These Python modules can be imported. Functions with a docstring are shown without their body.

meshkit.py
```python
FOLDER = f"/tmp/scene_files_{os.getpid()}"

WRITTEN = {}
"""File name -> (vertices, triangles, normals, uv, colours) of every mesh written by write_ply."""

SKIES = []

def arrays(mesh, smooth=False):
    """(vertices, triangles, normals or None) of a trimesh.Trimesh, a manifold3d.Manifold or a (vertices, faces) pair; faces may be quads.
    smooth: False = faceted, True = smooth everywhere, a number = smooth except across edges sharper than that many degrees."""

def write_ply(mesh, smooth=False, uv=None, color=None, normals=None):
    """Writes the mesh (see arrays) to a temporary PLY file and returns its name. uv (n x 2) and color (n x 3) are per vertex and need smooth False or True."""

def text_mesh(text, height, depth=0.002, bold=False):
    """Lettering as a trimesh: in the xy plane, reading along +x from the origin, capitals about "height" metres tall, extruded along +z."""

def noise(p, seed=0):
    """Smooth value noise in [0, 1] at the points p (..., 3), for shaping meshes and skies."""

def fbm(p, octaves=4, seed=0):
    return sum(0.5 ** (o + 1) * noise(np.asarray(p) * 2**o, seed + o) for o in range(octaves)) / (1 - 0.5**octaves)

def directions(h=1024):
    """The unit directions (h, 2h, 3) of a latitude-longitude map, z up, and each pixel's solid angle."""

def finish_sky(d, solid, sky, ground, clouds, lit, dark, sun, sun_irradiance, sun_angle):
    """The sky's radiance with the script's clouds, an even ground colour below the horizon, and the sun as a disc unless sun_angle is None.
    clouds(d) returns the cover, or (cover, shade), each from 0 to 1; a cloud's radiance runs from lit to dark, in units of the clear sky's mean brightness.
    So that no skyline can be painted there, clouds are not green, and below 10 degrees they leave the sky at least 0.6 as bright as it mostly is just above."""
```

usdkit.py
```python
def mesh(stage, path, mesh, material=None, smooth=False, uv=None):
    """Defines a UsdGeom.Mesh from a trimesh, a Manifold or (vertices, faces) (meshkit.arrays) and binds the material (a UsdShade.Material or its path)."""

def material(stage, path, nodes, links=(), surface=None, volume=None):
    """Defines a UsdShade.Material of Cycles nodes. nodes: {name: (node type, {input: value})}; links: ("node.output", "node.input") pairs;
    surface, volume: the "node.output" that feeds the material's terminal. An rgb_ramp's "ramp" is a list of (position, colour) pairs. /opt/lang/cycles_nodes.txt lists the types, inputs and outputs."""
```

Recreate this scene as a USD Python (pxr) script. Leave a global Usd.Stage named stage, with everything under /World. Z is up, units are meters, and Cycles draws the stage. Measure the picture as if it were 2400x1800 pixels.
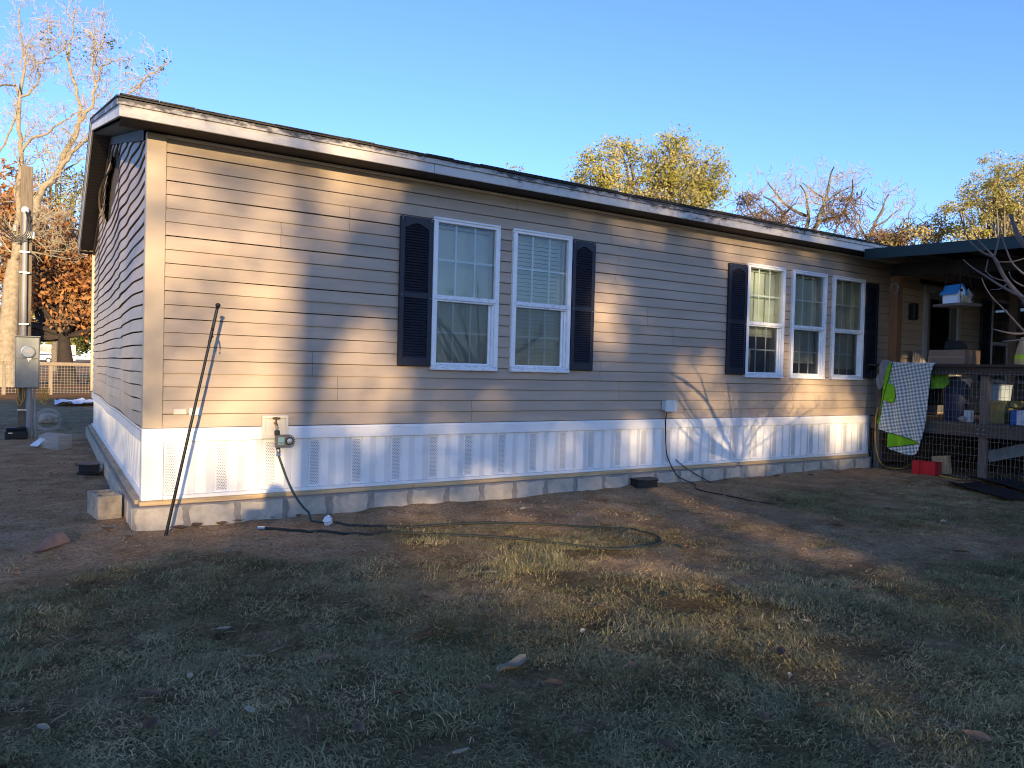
import math, random
import numpy as np
import trimesh, usdkit, meshkit
from shapely.geometry import Polygon
from pxr import Usd, UsdGeom, UsdLux, UsdShade, Gf, Sdf, Vt

stage = Usd.Stage.CreateInMemory()
UsdGeom.SetStageUpAxis(stage, 'Z')
UsdGeom.Xform.Define(stage, '/World')
random.seed(7)
RNG = np.random.default_rng(7)

# ------------------------------------------------------------------ camera, sky, sun, exposure
CAM = np.array([-0.7076, -6.7381, 1.371])
YAW, PITCH, ROLL, FPX = 0.5628, -0.0190, 0.0258, 1726.4      # FPX: focal length in pixels of a 2400 wide picture
EXPOSURE = 1.30
SKY_STRENGTH, SUN_INTENSITY, SUN_COLOR = 0.15, 1.05, (1.0, 0.75, 0.43)
TO_SUN = np.array([-0.275, -1.0, 0.189]); TO_SUN /= np.linalg.norm(TO_SUN)
_f = np.array([math.sin(YAW), math.cos(YAW), 0]); _r = np.array([math.cos(YAW), -math.sin(YAW), 0]); _z = np.array([0, 0, 1.0])
FW = _f * math.cos(PITCH) + _z * math.sin(PITCH); _u = -_f * math.sin(PITCH) + _z * math.cos(PITCH)
RT = _r * math.cos(ROLL) + _u * math.sin(ROLL); UP = -_r * math.sin(ROLL) + _u * math.cos(ROLL)
cam = UsdGeom.Camera.Define(stage, '/World/camera')
m = np.eye(4); m[0, :3] = RT; m[1, :3] = UP; m[2, :3] = -FW; m[3, :3] = CAM
cam.AddTransformOp().Set(Gf.Matrix4d(*m.ravel().tolist()))
cam.CreateHorizontalApertureAttr(36.0); cam.CreateVerticalApertureAttr(27.0)
cam.CreateFocalLengthAttr(36.0 * FPX / 2400); cam.CreateClippingRangeAttr(Gf.Vec2f(0.05, 5000))
cam.CreateExposureAttr(EXPOSURE)
L = '/World/Looks'
skym = usdkit.material(stage, L + '/sky', {
    's': ('sky_texture', dict(sky_type='single_scattering', sun_disc=False, sun_elevation=math.asin(TO_SUN[2]), sun_rotation=math.atan2(TO_SUN[0], TO_SUN[1]), altitude=50.0, air_density=1.0, aerosol_density=0.15, ozone_density=2.2)),
    't': ('mix_color', dict(blend_type='multiply', fac=1.0, b=(0.56, 0.70, 1.14), use_clamp=False)),
    'b': ('background_shader', dict(strength=SKY_STRENGTH))}, [('s.color', 't.a'), ('t.result', 'b.color')], surface='b.background')
dome = UsdLux.DomeLight.Define(stage, '/World/sky'); UsdShade.MaterialBindingAPI.Apply(dome.GetPrim()).Bind(skym)
sun = UsdLux.DistantLight.Define(stage, '/World/sun')
sun.CreateNormalizeAttr(True); sun.CreateIntensityAttr(SUN_INTENSITY); sun.CreateAngleAttr(0.53); sun.CreateColorAttr(Gf.Vec3f(*SUN_COLOR))
zz = TO_SUN; xx = np.cross([0, 0, 1.0], zz); xx /= np.linalg.norm(xx); yy = np.cross(zz, xx)
m = np.eye(4); m[0, :3] = xx; m[1, :3] = yy; m[2, :3] = zz
sun.AddTransformOp().Set(Gf.Matrix4d(*m.ravel().tolist()))


def at(u, v, depth):
    """A world point from where it shows in the 2400 x 1800 photograph and its depth in metres."""
    return CAM + depth * (FW + RT * (u - 1200) / FPX + UP * (900 - v) / FPX)


def on(u, v, x=None, y=None, z=None):
    d = FW + RT * (u - 1200) / FPX + UP * (900 - v) / FPX
    i, val = (0, x) if x is not None else (1, y) if y is not None else (2, z)
    return CAM + d * (val - CAM[i]) / d[i]


def uv_of(p):
    d = np.asarray(p, float) - CAM; w = d @ FW
    return (1200 + FPX * (d @ RT) / w, 900 - FPX * (d @ UP) / w, w)


# ------------------------------------------------------------------ helpers
USED, ORIG = {}, {}


def unique(parent, name):
    n = USED.get((parent, name), 0); USED[(parent, name)] = n + 1
    return f'{parent}/{name}' if n == 0 else f'{parent}/{name}_{n:03d}'


def tag(prim, label=None, cat=None, group=None, kind=None):
    for k, v in (('label', label), ('category', cat), ('group', group), ('kind', kind)):
        if v: prim.SetCustomDataByKey(k, v)
    return prim


def thing(name, label=None, cat=None, loc=(0, 0, 0), group=None, kind=None):
    p = unique('/World', name); x = UsdGeom.Xform.Define(stage, p)
    x.AddTranslateOp().Set(Gf.Vec3d(*map(float, loc))); ORIG[p] = np.array(loc, float)
    tag(x.GetPrim(), label, cat, group, kind)
    return p


def copy_of(path, label=None, cat=None, loc=(0, 0, 0), rotz=0.0, group=None, scale=1.0, tilt=0.0):
    name = path.rsplit('/', 1)[1]; p = unique('/World', name); x = UsdGeom.Xform.Define(stage, p)
    x.GetPrim().GetReferences().AddInternalReference(path); x.GetPrim().SetInstanceable(True)
    x.ClearXformOpOrder()
    x.AddTranslateOp().Set(Gf.Vec3d(*map(float, loc)))
    x.AddRotateXYZOp().Set(Gf.Vec3f(float(tilt), 0.0, float(rotz)))
    if scale != 1.0: x.AddScaleOp().Set(Gf.Vec3f(scale, scale, scale))
    tag(x.GetPrim(), label, cat, group)
    return p


class MB:
    def __init__(s): s.v, s.f, s.n = [], [], 0

    def add(s, v, f):
        v = np.asarray(v, float); f = np.asarray(f, int)
        if f.shape[1] == 4: f = np.vstack([f[:, [0, 1, 2]], f[:, [0, 2, 3]]])
        s.v.append(v); s.f.append(f + s.n); s.n += len(v); return s

    def mesh(s, t): return s.add(t.vertices, t.faces)

    def box(s, x0, x1, y0, y1, z0, z1, bev=0.0):
        if bev:
            c = np.array([(x0 + x1) / 2, (y0 + y1) / 2, (z0 + z1) / 2]); h = np.array([x1 - x0, y1 - y0, z1 - z0]) / 2
            return s.add(*cbox(c, h, bev))
        v = np.array([(x, y, z) for z in (z0, z1) for y in (y0, y1) for x in (x0, x1)])
        return s.add(v, [[0, 2, 3, 1], [4, 5, 7, 6], [0, 1, 5, 4], [2, 6, 7, 3], [0, 4, 6, 2], [1, 3, 7, 5]])

    def obox(s, a, b, w, h, up=(0, 0, 1)):
        """A bar from a to b, w wide and h high."""
        a, b = np.asarray(a, float), np.asarray(b, float); t = (b - a) / np.linalg.norm(b - a)
        e = np.cross(t, up); e /= np.linalg.norm(e); n = np.cross(e, t)
        v = [p + e * sx * w / 2 + n * sz * h / 2 for p in (a, b) for sx, sz in ((-1, -1), (1, -1), (1, 1), (-1, 1))]
        return s.add(v, [[0, 1, 2, 3], [7, 6, 5, 4], [0, 4, 5, 1], [1, 5, 6, 2], [2, 6, 7, 3], [3, 7, 4, 0]])

    def tube(s, pts, r, sides=6, cap=True):
        p = np.asarray(pts, float); n = len(p); r = np.broadcast_to(r, (n,)).astype(float)
        t = np.gradient(p, axis=0); t /= np.linalg.norm(t, axis=1, keepdims=True) + 1e-12
        ref = np.array([0, 0, 1.0]) if abs(t[:, 2]).mean() < 0.8 else np.array([1.0, 0.3, 0])
        a = np.cross(t, ref); a /= np.linalg.norm(a, axis=1, keepdims=True) + 1e-12
        b = np.cross(t, a); g = np.arange(sides) * 2 * np.pi / sides
        v = (p[:, None] + r[:, None, None] * (np.cos(g)[None, :, None] * a[:, None] + np.sin(g)[None, :, None] * b[:, None])).reshape(-1, 3)
        i, j = np.meshgrid(np.arange(n - 1), np.arange(sides), indexing='ij')
        q = np.stack([i * sides + j, i * sides + (j + 1) % sides, (i + 1) * sides + (j + 1) % sides, (i + 1) * sides + j], -1).reshape(-1, 4)
        f = np.vstack([q[:, [0, 1, 2]], q[:, [0, 2, 3]]])
        if cap:
            k = np.arange(1, sides - 1); z0 = np.zeros_like(k); o = (n - 1) * sides
            f = np.vstack([f, np.stack([z0, k + 1, k], 1), np.stack([z0 + o, k + o, k + 1 + o], 1)])
        return s.add(v, f)

    def lathe(s, prof, c, axis=(0, 0, 1), sides=20):
        """prof: (radius, height) pairs along axis from c."""
        ax = np.asarray(axis, float); ax /= np.linalg.norm(ax); e = np.cross(ax, [0.3, 0.9, 0.31]); e /= np.linalg.norm(e); g = np.cross(ax, e)
        th = np.arange(sides) * 2 * np.pi / sides; prof = np.asarray(prof, float); n = len(prof)
        v = (np.asarray(c, float) + prof[:, None, 1:2] * ax + prof[:, None, 0:1] * (np.cos(th)[None, :, None] * e + np.sin(th)[None, :, None] * g)).reshape(-1, 3)
        i, j = np.meshgrid(np.arange(n - 1), np.arange(sides), indexing='ij')
        return s.add(v, np.stack([i * sides + j, i * sides + (j + 1) % sides, (i + 1) * sides + (j + 1) % sides, (i + 1) * sides + j], -1).reshape(-1, 4))

    def grid(s, P):
        """P: (n, m, 3) points."""
        n, mm = P.shape[:2]; i, j = np.meshgrid(np.arange(n - 1), np.arange(mm - 1), indexing='ij')
        return s.add(P.reshape(-1, 3), np.stack([i * mm + j, i * mm + j + 1, (i + 1) * mm + j + 1, (i + 1) * mm + j], -1).reshape(-1, 4))

    def data(s): return np.vstack(s.v), np.vstack(s.f)


def cbox(c, h, bev):
    bev = min(bev, *(0.45 * h * 2)); pts = []
    for sx in (-1, 1):
        for sy in (-1, 1):
            for sz in (-1, 1):
                for k in range(3):
                    o = np.array([sx, sy, sz]) * h; q = o.copy()
                    for j in range(3):
                        if j != k: q[j] -= np.sign(o[j]) * bev
                    pts.append(q)
    hull = trimesh.convex.convex_hull(np.array(pts)); return hull.vertices + c, hull.faces


def part(name, mb, mat, parent, smooth=False, label=None, kind=None):
    p = unique(parent, name); top = '/World/' + parent.split('/')[2]
    v, f = mb.data()
    usdkit.mesh(stage, p, (v - ORIG.get(top, 0), f), M[mat], smooth)
    tag(stage.GetPrimAtPath(p), label, None, None, kind); return p


def solo(name, mb, mat, label=None, cat=None, group=None, kind=None, smooth=False):
    p = unique('/World', name); usdkit.mesh(stage, p, mb.data(), M[mat], smooth)
    tag(stage.GetPrimAtPath(p), label, cat, group, kind); return p


# ------------------------------------------------------------------ materials
M = {}


def mat(name, col, rough=0.6, var=0.12, scale=5.0, spec=0.3, bump=0.0, bscale=80.0, col2=None, stretch=(1, 1, 1), rnd=0.0, lo=0.3, hi=0.7, metallic=0.0, detail=5.0, transl=0.0):
    col = np.array(col); a = np.clip(col * (1 - var), 0, 1); b = np.clip(np.array(col2) if col2 is not None else col * (1 + var), 0, 1)
    N = {'g': ('geometry', {}), 'mp': ('mapping', dict(scale=stretch)), 'n': ('noise_texture', dict(scale=scale, detail=detail, roughness=0.6)),
         'r': ('rgb_ramp', dict(ramp=[(lo, a), (hi, b)])), 'p': ('principled_bsdf', dict(roughness=rough, specular_ior_level=spec, metallic=metallic))}
    K = [('g.position', 'mp.vector'), ('mp.vector', 'n.vector'), ('n.fac', 'r.fac')]
    out = 'r.color'
    if rnd:
        N['o'] = ('object_info', {}); N['mr'] = ('map_range', dict(from_min=0.0, from_max=1.0, to_min=1 - rnd, to_max=1 + rnd)); N['hs'] = ('hsv', {})
        K += [('o.random', 'mr.value'), ('mr.result', 'hs.value'), (out, 'hs.color')]; out = 'hs.color'
    K.append((out, 'p.base_color'))
    if bump:
        N['bn'] = ('noise_texture', dict(scale=bscale, detail=4.0)); N['bp'] = ('bump', dict(strength=bump, distance=0.01))
        K += [('mp.vector', 'bn.vector'), ('bn.fac', 'bp.height'), ('bp.normal', 'p.normal')]
    surf = 'p.BSDF'
    if transl:
        N['t'] = ('translucent_bsdf', {}); N['mx'] = ('mix_closure', dict(fac=transl)); K += [(out, 't.color'), ('p.BSDF', 'mx.closure1'), ('t.BSDF', 'mx.closure2')]; surf = 'mx.closure'
    M[name] = usdkit.material(stage, f'{L}/{name}', N, K, surface=surf); return M[name]


mat('siding', (0.410, 0.315, 0.224), 0.5, 0.15, 1.6, rnd=0.045, bump=0.10, bscale=180, stretch=(0.35, 1, 2.2), detail=8)
mat('sheathing', (0.075, 0.060, 0.048), 0.9)
mat('corner_trim', (0.42, 0.33, 0.23), 0.5, 0.06)
mat('cream', (0.66, 0.58, 0.46), 0.5, 0.08)
mat('white_vinyl', (0.75, 0.725, 0.68), 0.42, 0.05, 3.0)
mat('frame_white', (0.80, 0.78, 0.74), 0.45, 0.04, 14.0, col2=(0.84, 0.83, 0.80))
mat('sill_worn', (0.62, 0.61, 0.58), 0.6, 0.22, 45.0, stretch=(0.4, 1, 1.6), col2=(0.78, 0.78, 0.77), lo=0.30, hi=0.50)
mat('slit', (0.22, 0.22, 0.235), 0.9)
mat('shutter', (0.020, 0.021, 0.029), 0.45, 0.15, 10)
mat('block', (0.44, 0.38, 0.30), 0.9, 0.22, 9.0, bump=0.5, bscale=140, rnd=0.06)
mat('mortar', (0.25, 0.22, 0.185), 0.95, 0.25, 14.0, bump=0.6, bscale=90)
mat('plate', (0.48, 0.33, 0.17), 0.75, 0.28, 3.0, stretch=(1.2, 14, 26), bump=0.2)
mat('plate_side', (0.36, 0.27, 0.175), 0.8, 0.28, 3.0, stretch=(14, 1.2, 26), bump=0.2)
mat('shingle', (0.06, 0.055, 0.05), 0.95, 0.35, 25, bump=0.6)
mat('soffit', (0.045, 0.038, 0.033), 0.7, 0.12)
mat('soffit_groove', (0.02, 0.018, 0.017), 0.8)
mat('rake_white', (0.62, 0.59, 0.53), 0.55, 0.15, 7)
mat('concrete', (0.36, 0.295, 0.215), 0.95, 0.40, 9, bump=0.6, bscale=120)
mat('black_plastic', (0.012, 0.012, 0.013), 0.5, 0.2)
mat('black_metal', (0.014, 0.013, 0.013), 0.45, 0.4, 30)
mat('hose', (0.030, 0.045, 0.038), 0.45, 0.2, 20)
mat('hose_old', (0.030, 0.034, 0.026), 0.7, 0.3, 20)
mat('brass', (0.34, 0.24, 0.12), 0.4, 0.3, 60, metallic=0.8)
mat('timer_body', (0.15, 0.135, 0.105), 0.5, 0.1)
mat('timer_dark', (0.03, 0.028, 0.025), 0.5)
mat('lcd', (0.30, 0.42, 0.38), 0.25, 0.03)
mat('lcd_ink', (0.06, 0.12, 0.14), 0.5)
mat('grey_metal', (0.24, 0.25, 0.23), 0.42, 0.10, 6, metallic=0.25)
mat('pvc', (0.25, 0.25, 0.245), 0.45, 0.08)
mat('box_grey', (0.55, 0.57, 0.55), 0.5, 0.06)
mat('steel', (0.45, 0.45, 0.45), 0.35, 0.1, metallic=0.9)
mat('galv', (0.20, 0.20, 0.195), 0.5, 0.15, 40, metallic=0.5)
mat('post_wood', (0.24, 0.185, 0.125), 0.85, 0.30, 4, stretch=(16, 16, 1.1), bump=0.3)
mat('post_grey', (0.165, 0.13, 0.092), 0.88, 0.30, 4, stretch=(16, 16, 1.1), bump=0.3)
mat('board_grey', (0.22, 0.235, 0.24), 0.8, 0.25, 6)
mat('cedar', (0.20, 0.088, 0.038), 0.7, 0.28, 4, stretch=(18, 18, 1.2), bump=0.2)
mat('deck_wood', (0.105, 0.080, 0.062), 0.85, 0.35, 4, stretch=(14, 1.2, 20), bump=0.3, rnd=0.12)
mat('deck_post', (0.155, 0.12, 0.095), 0.85, 0.32, 4, stretch=(16, 16, 1.1), bump=0.3)
mat('rail_wood', (0.05, 0.038, 0.032), 0.85, 0.30, 4, stretch=(14, 1.2, 20), bump=0.3)
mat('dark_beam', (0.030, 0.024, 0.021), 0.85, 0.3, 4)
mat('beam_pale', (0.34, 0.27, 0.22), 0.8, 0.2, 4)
mat('green_metal', (0.012, 0.032, 0.034), 0.4, 0.1)
mat('green_cloth', (0.17, 0.42, 0.012), 0.85, 0.14, 20, bump=0.5, bscale=45)
mat('piping', (0.012, 0.012, 0.012), 0.8)
mat('grey_cloth', (0.30, 0.26, 0.24), 0.95, 0.15, 9)
mat('cardboard', (0.20, 0.135, 0.095), 0.8, 0.12, 6)
mat('tape', (0.24, 0.165, 0.12), 0.45, 0.06)
mat('black_cloth', (0.016, 0.016, 0.017), 0.8, 0.3)
mat('blue_roof', (0.035, 0.19, 0.38), 0.5, 0.12)
mat('birdhouse', (0.72, 0.74, 0.75), 0.6, 0.05)
mat('straw', (0.42, 0.34, 0.20), 0.9, 0.3, 60)
mat('tray_wood', (0.11, 0.085, 0.07), 0.85, 0.3, 12)
mat('navy', (0.022, 0.028, 0.062), 0.5, 0.12)
mat('olive', (0.24, 0.20, 0.075), 0.6, 0.15)
mat('pale_blue', (0.34, 0.40, 0.44), 0.6, 0.12)
mat('bright_blue', (0.02, 0.09, 0.32), 0.5, 0.1)
mat('label_white', (0.55, 0.56, 0.60), 0.6, 0.2, 18)
mat('red_paint', (0.52, 0.018, 0.022), 0.7, 0.12, 12, bump=0.4)
mat('tan_jug', (0.33, 0.24, 0.13), 0.6, 0.15)
mat('lime', (0.33, 0.42, 0.02), 0.6, 0.1)
mat('yellow_cord', (0.45, 0.27, 0.03), 0.6, 0.1)
mat('paper', (0.72, 0.70, 0.68), 0.9, 0.08)
mat('clay', (0.21, 0.125, 0.085), 0.85, 0.2, 14)
mat('leaf_brown', (0.18, 0.105, 0.058), 0.75, 0.3, 30, rnd=0.35, transl=0.2)
mat('leaf_pale', (0.38, 0.30, 0.19), 0.75, 0.25, 30, rnd=0.2, transl=0.15)
mat('husk', (0.22, 0.18, 0.115), 0.8, 0.25, 20)
mat('bark_pale', (0.29, 0.235, 0.155), 0.9, 0.30, 6, bump=0.8, bscale=30)
mat('twig_pale', (0.37, 0.31, 0.20), 0.9, 0.15, 6)
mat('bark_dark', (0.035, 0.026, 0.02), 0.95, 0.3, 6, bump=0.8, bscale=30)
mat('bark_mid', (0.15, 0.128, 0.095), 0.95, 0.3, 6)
mat('sapling_bark', (0.13, 0.105, 0.095), 0.85, 0.25, 25)
mat('vine', (0.13, 0.085, 0.05), 0.95, 0.4, 6)
mat('leaf_orange', (0.40, 0.155, 0.042), 0.8, 0.5, 1.2, col2=(0.58, 0.28, 0.10), transl=0.25)
mat('leaf_olive', (0.30, 0.275, 0.045), 0.7, 0.40, 0.8, col2=(0.50, 0.45, 0.11), transl=0.3)
mat('leaf_gold', (0.38, 0.32, 0.10), 0.75, 0.35, 0.8, col2=(0.56, 0.48, 0.21), transl=0.3)
mat('leaf_green', (0.055, 0.075, 0.02), 0.7, 0.4, 0.6, col2=(0.15, 0.155, 0.04), transl=0.3)
mat('leaf_rust', (0.20, 0.12, 0.06), 0.8, 0.3, 0.8, col2=(0.32, 0.2, 0.10), transl=0.25)
mat('leaf_shade', (0.05, 0.07, 0.022), 0.7, 0.4, 0.6, transl=0.15)
mat('grass_green', (0.122, 0.118, 0.044), 0.85, 0.40, 2.2, col2=(0.29, 0.262, 0.118), spec=0.12, rnd=0.35)
mat('grass_straw', (0.38, 0.265, 0.115), 0.9, 0.3, 3.0, col2=(0.60, 0.44, 0.21), rnd=0.25)
mat('blind', (0.56, 0.55, 0.45), 0.6, 0.05)
mat('muntin', (0.74, 0.76, 0.75), 0.5, 0.03)
mat('door_grey', (0.15, 0.145, 0.14), 0.5, 0.08)
mat('door_trim', (0.38, 0.37, 0.36), 0.5, 0.06)
mat('room_dark', (0.05, 0.046, 0.042), 0.9)
mat('trailer_white', (0.66, 0.63, 0.60), 0.4, 0.08, 2)
mat('trailer_red', (0.50, 0.28, 0.24), 0.6, 0.35, 1.2, col2=(0.62, 0.56, 0.52))
mat('trailer_navy', (0.03, 0.05, 0.12), 0.5, 0.1)
mat('tyre', (0.02, 0.02, 0.02), 0.8)
mat('skin', (0.45, 0.28, 0.2), 0.6, 0.05); mat('shirt', (0.10, 0.12, 0.16), 0.9); mat('jeans', (0.05, 0.07, 0.13), 0.9); mat('hair', (0.05, 0.03, 0.02), 0.7)
mat('sign_wood', (0.30, 0.28, 0.25), 0.8, 0.2, 4, stretch=(14, 14, 1.5))
mat('pebble', (0.24, 0.155, 0.09), 0.95, 0.4, 30, col2=(0.38, 0.27, 0.18))
mat('rock', (0.34, 0.29, 0.23), 0.95, 0.3, 8, bump=0.7)

usd_glass = dict(f=('fresnel', dict(IOR=1.7)), t=('transparent_bsdf', dict(color=(0.82, 0.90, 0.89))), g=('glossy_bsdf', dict(color=(0.9, 0.95, 1.0), roughness=0.015)), m=('mix_closure', {}))
M['glass'] = usdkit.material(stage, L + '/glass', {**usd_glass, 'ge': ('geometry', {}), 'n': ('noise_texture', dict(scale=1.3, detail=1.0)), 'b': ('bump', dict(strength=0.02, distance=0.02))},
                             [('f.fac', 'm.fac'), ('t.BSDF', 'm.closure1'), ('g.BSDF', 'm.closure2'), ('ge.position', 'n.vector'), ('n.fac', 'b.height'), ('b.normal', 'g.normal')], surface='m.closure')
M['clear_sheet'] = usdkit.material(stage, L + '/clear_sheet', dict(t=('transparent_bsdf', dict(color=(0.97, 0.97, 0.96))), d=('principled_bsdf', dict(base_color=(0.62, 0.62, 0.60), roughness=0.25)), m=('mix_closure', dict(fac=0.26))),
                                   [('t.BSDF', 'm.closure1'), ('d.BSDF', 'm.closure2')], surface='m.closure')
M['clear_film'] = usdkit.material(stage, L + '/clear_film', dict(t=('transparent_bsdf', dict(color=(0.98, 0.98, 0.97))), d=('principled_bsdf', dict(base_color=(0.62, 0.62, 0.60), roughness=0.25)), m=('mix_closure', dict(fac=0.12))),
                                  [('t.BSDF', 'm.closure1'), ('d.BSDF', 'm.closure2')], surface='m.closure')
M['insect_screen'] = usdkit.material(stage, L + '/insect_screen', dict(t=('transparent_bsdf', dict(color=(1, 1, 1))), d=('diffuse_bsdf', dict(color=(0.05, 0.05, 0.05))), m=('mix_closure', dict(fac=0.34))),
                                     [('t.BSDF', 'm.closure1'), ('d.BSDF', 'm.closure2')], surface='m.closure')
# fascia: white paint with black mildew and peeling along its upper edge
M['fascia'] = usdkit.material(stage, L + '/fascia', {
    'g': ('geometry', {}), 's': ('separate_xyz', {}), 'zr': ('map_range', dict(from_min=3.285, from_max=3.375, to_min=0.0, to_max=0.34, clamp=True)),
    'mp': ('mapping', dict(scale=(1.0, 1.0, 2.2))), 'n': ('noise_texture', dict(scale=9.0, detail=9.0, roughness=0.72)), 'n2': ('noise_texture', dict(scale=0.55, detail=2.0)),
    'xr': ('map_range', dict(from_min=0.35, from_max=0.62, to_min=-0.20, to_max=0.10)), 'a': ('math', dict(math_type='add')), 'b': ('math', dict(math_type='add')),
    'r': ('rgb_ramp', dict(ramp=[(0.0, (0.58, 0.53, 0.46)), (0.45, (0.56, 0.51, 0.44)), (0.60, (0.46, 0.42, 0.36)), (0.68, (0.28, 0.255, 0.23)), (0.76, (0.05, 0.045, 0.042)), (1.0, (0.035, 0.032, 0.03))])),
    'p': ('principled_bsdf', dict(roughness=0.55))},
    [('g.position', 's.vector'), ('g.position', 'mp.vector'), ('mp.vector', 'n.vector'), ('g.position', 'n2.vector'), ('s.z', 'zr.value'), ('n2.fac', 'xr.value'), ('zr.result', 'a.value1'), ('xr.result', 'a.value2'),
     ('a.value', 'b.value1'), ('n.fac', 'b.value2'), ('b.value', 'r.fac'), ('r.color', 'p.base_color')], surface='p.BSDF')
# plaid quilt: woven checks following the cloth (its own object coordinates along and down the cloth)
M['plaid'] = usdkit.material(stage, L + '/plaid', {
    'a': ('attribute', dict(attribute='weave')), 's': ('separate_xyz', {}), 'fx': ('math', dict(math_type='multiply', value2=math.pi / 0.026)), 'fy': ('math', dict(math_type='multiply', value2=math.pi / 0.026)),
    'sx': ('math', dict(math_type='sine')), 'sy': ('math', dict(math_type='sine')), 'gx': ('math', dict(math_type='greater_than', value2=0.0)), 'gy': ('math', dict(math_type='greater_than', value2=0.0)), 'ad': ('math', dict(math_type='add')),
    'h': ('math', dict(math_type='multiply', value2=0.5)), 'r': ('rgb_ramp', dict(ramp=[(0.0, (0.62, 0.64, 0.62)), (0.5, (0.33, 0.375, 0.37)), (1.0, (0.15, 0.185, 0.185))])),
    'p': ('principled_bsdf', dict(roughness=0.9))},
    [('a.vector', 's.vector'), ('s.x', 'fx.value1'), ('s.y', 'fy.value1'), ('fx.value', 'sx.value1'), ('fy.value', 'sy.value1'), ('sx.value', 'gx.value1'), ('sy.value', 'gy.value1'), ('gx.value', 'ad.value1'), ('gy.value', 'ad.value2'),
     ('ad.value', 'h.value1'), ('h.value', 'r.fac'), ('r.color', 'p.base_color')], surface='p.BSDF')
# ground: bare soil and thatch, mixed by the mesh's own lawn cover, leaf litter under the far trees
M['ground'] = usdkit.material(stage, L + '/ground', {
    'g': ('geometry', {}), 'lw': ('attribute', dict(attribute='lawn')), 'lt': ('attribute', dict(attribute='litter')),
    'n1': ('noise_texture', dict(scale=2.6, detail=8.0, roughness=0.65)), 'n2': ('noise_texture', dict(scale=38.0, detail=6.0, roughness=0.7)), 'n3': ('noise_texture', dict(scale=0.9, detail=3.0)),
    'soil': ('rgb_ramp', dict(ramp=[(0.28, (0.19, 0.115, 0.058)), (0.5, (0.32, 0.205, 0.108)), (0.75, (0.46, 0.31, 0.18))])),
    'fine': ('rgb_ramp', dict(ramp=[(0.30, (0.35, 0.35, 0.35)), (0.50, (1, 1, 1)), (0.72, (1.5, 1.45, 1.4))])),
    'thatch': ('rgb_ramp', dict(ramp=[(0.3, (0.065, 0.046, 0.020)), (0.52, (0.14, 0.10, 0.046)), (0.75, (0.27, 0.19, 0.095))])),
    'lit': ('rgb_ramp', dict(ramp=[(0.3, (0.17, 0.075, 0.022)), (0.7, (0.36, 0.18, 0.06))])),
    'm1': ('mix_color', {}), 'm2': ('mix_color', {}), 'mu': ('mix_color', dict(blend_type='multiply', fac=1.0, use_clamp=False)), 'bp': ('bump', dict(strength=1.0, distance=0.02)),
    'p': ('principled_bsdf', dict(roughness=1.0, specular_ior_level=0.04))},
    [('g.position', 'n1.vector'), ('g.position', 'n2.vector'), ('g.position', 'n3.vector'), ('n1.fac', 'soil.fac'), ('n2.fac', 'fine.fac'), ('n1.fac', 'thatch.fac'), ('n1.fac', 'lit.fac'), ('lw.fac', 'm1.fac'), ('soil.color', 'm1.a'), ('thatch.color', 'm1.b'),
     ('lt.fac', 'm2.fac'), ('m1.result', 'm2.a'), ('lit.color', 'm2.b'), ('m2.result', 'mu.a'), ('fine.color', 'mu.b'), ('mu.result', 'p.base_color'), ('n2.fac', 'bp.height'), ('bp.normal', 'p.normal')], surface='p.BSDF')


# ------------------------------------------------------------------ ground
def sst(a, b, x): t = np.clip((x - a) / (b - a), 0, 1); return t * t * (3 - 2 * t)


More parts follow.
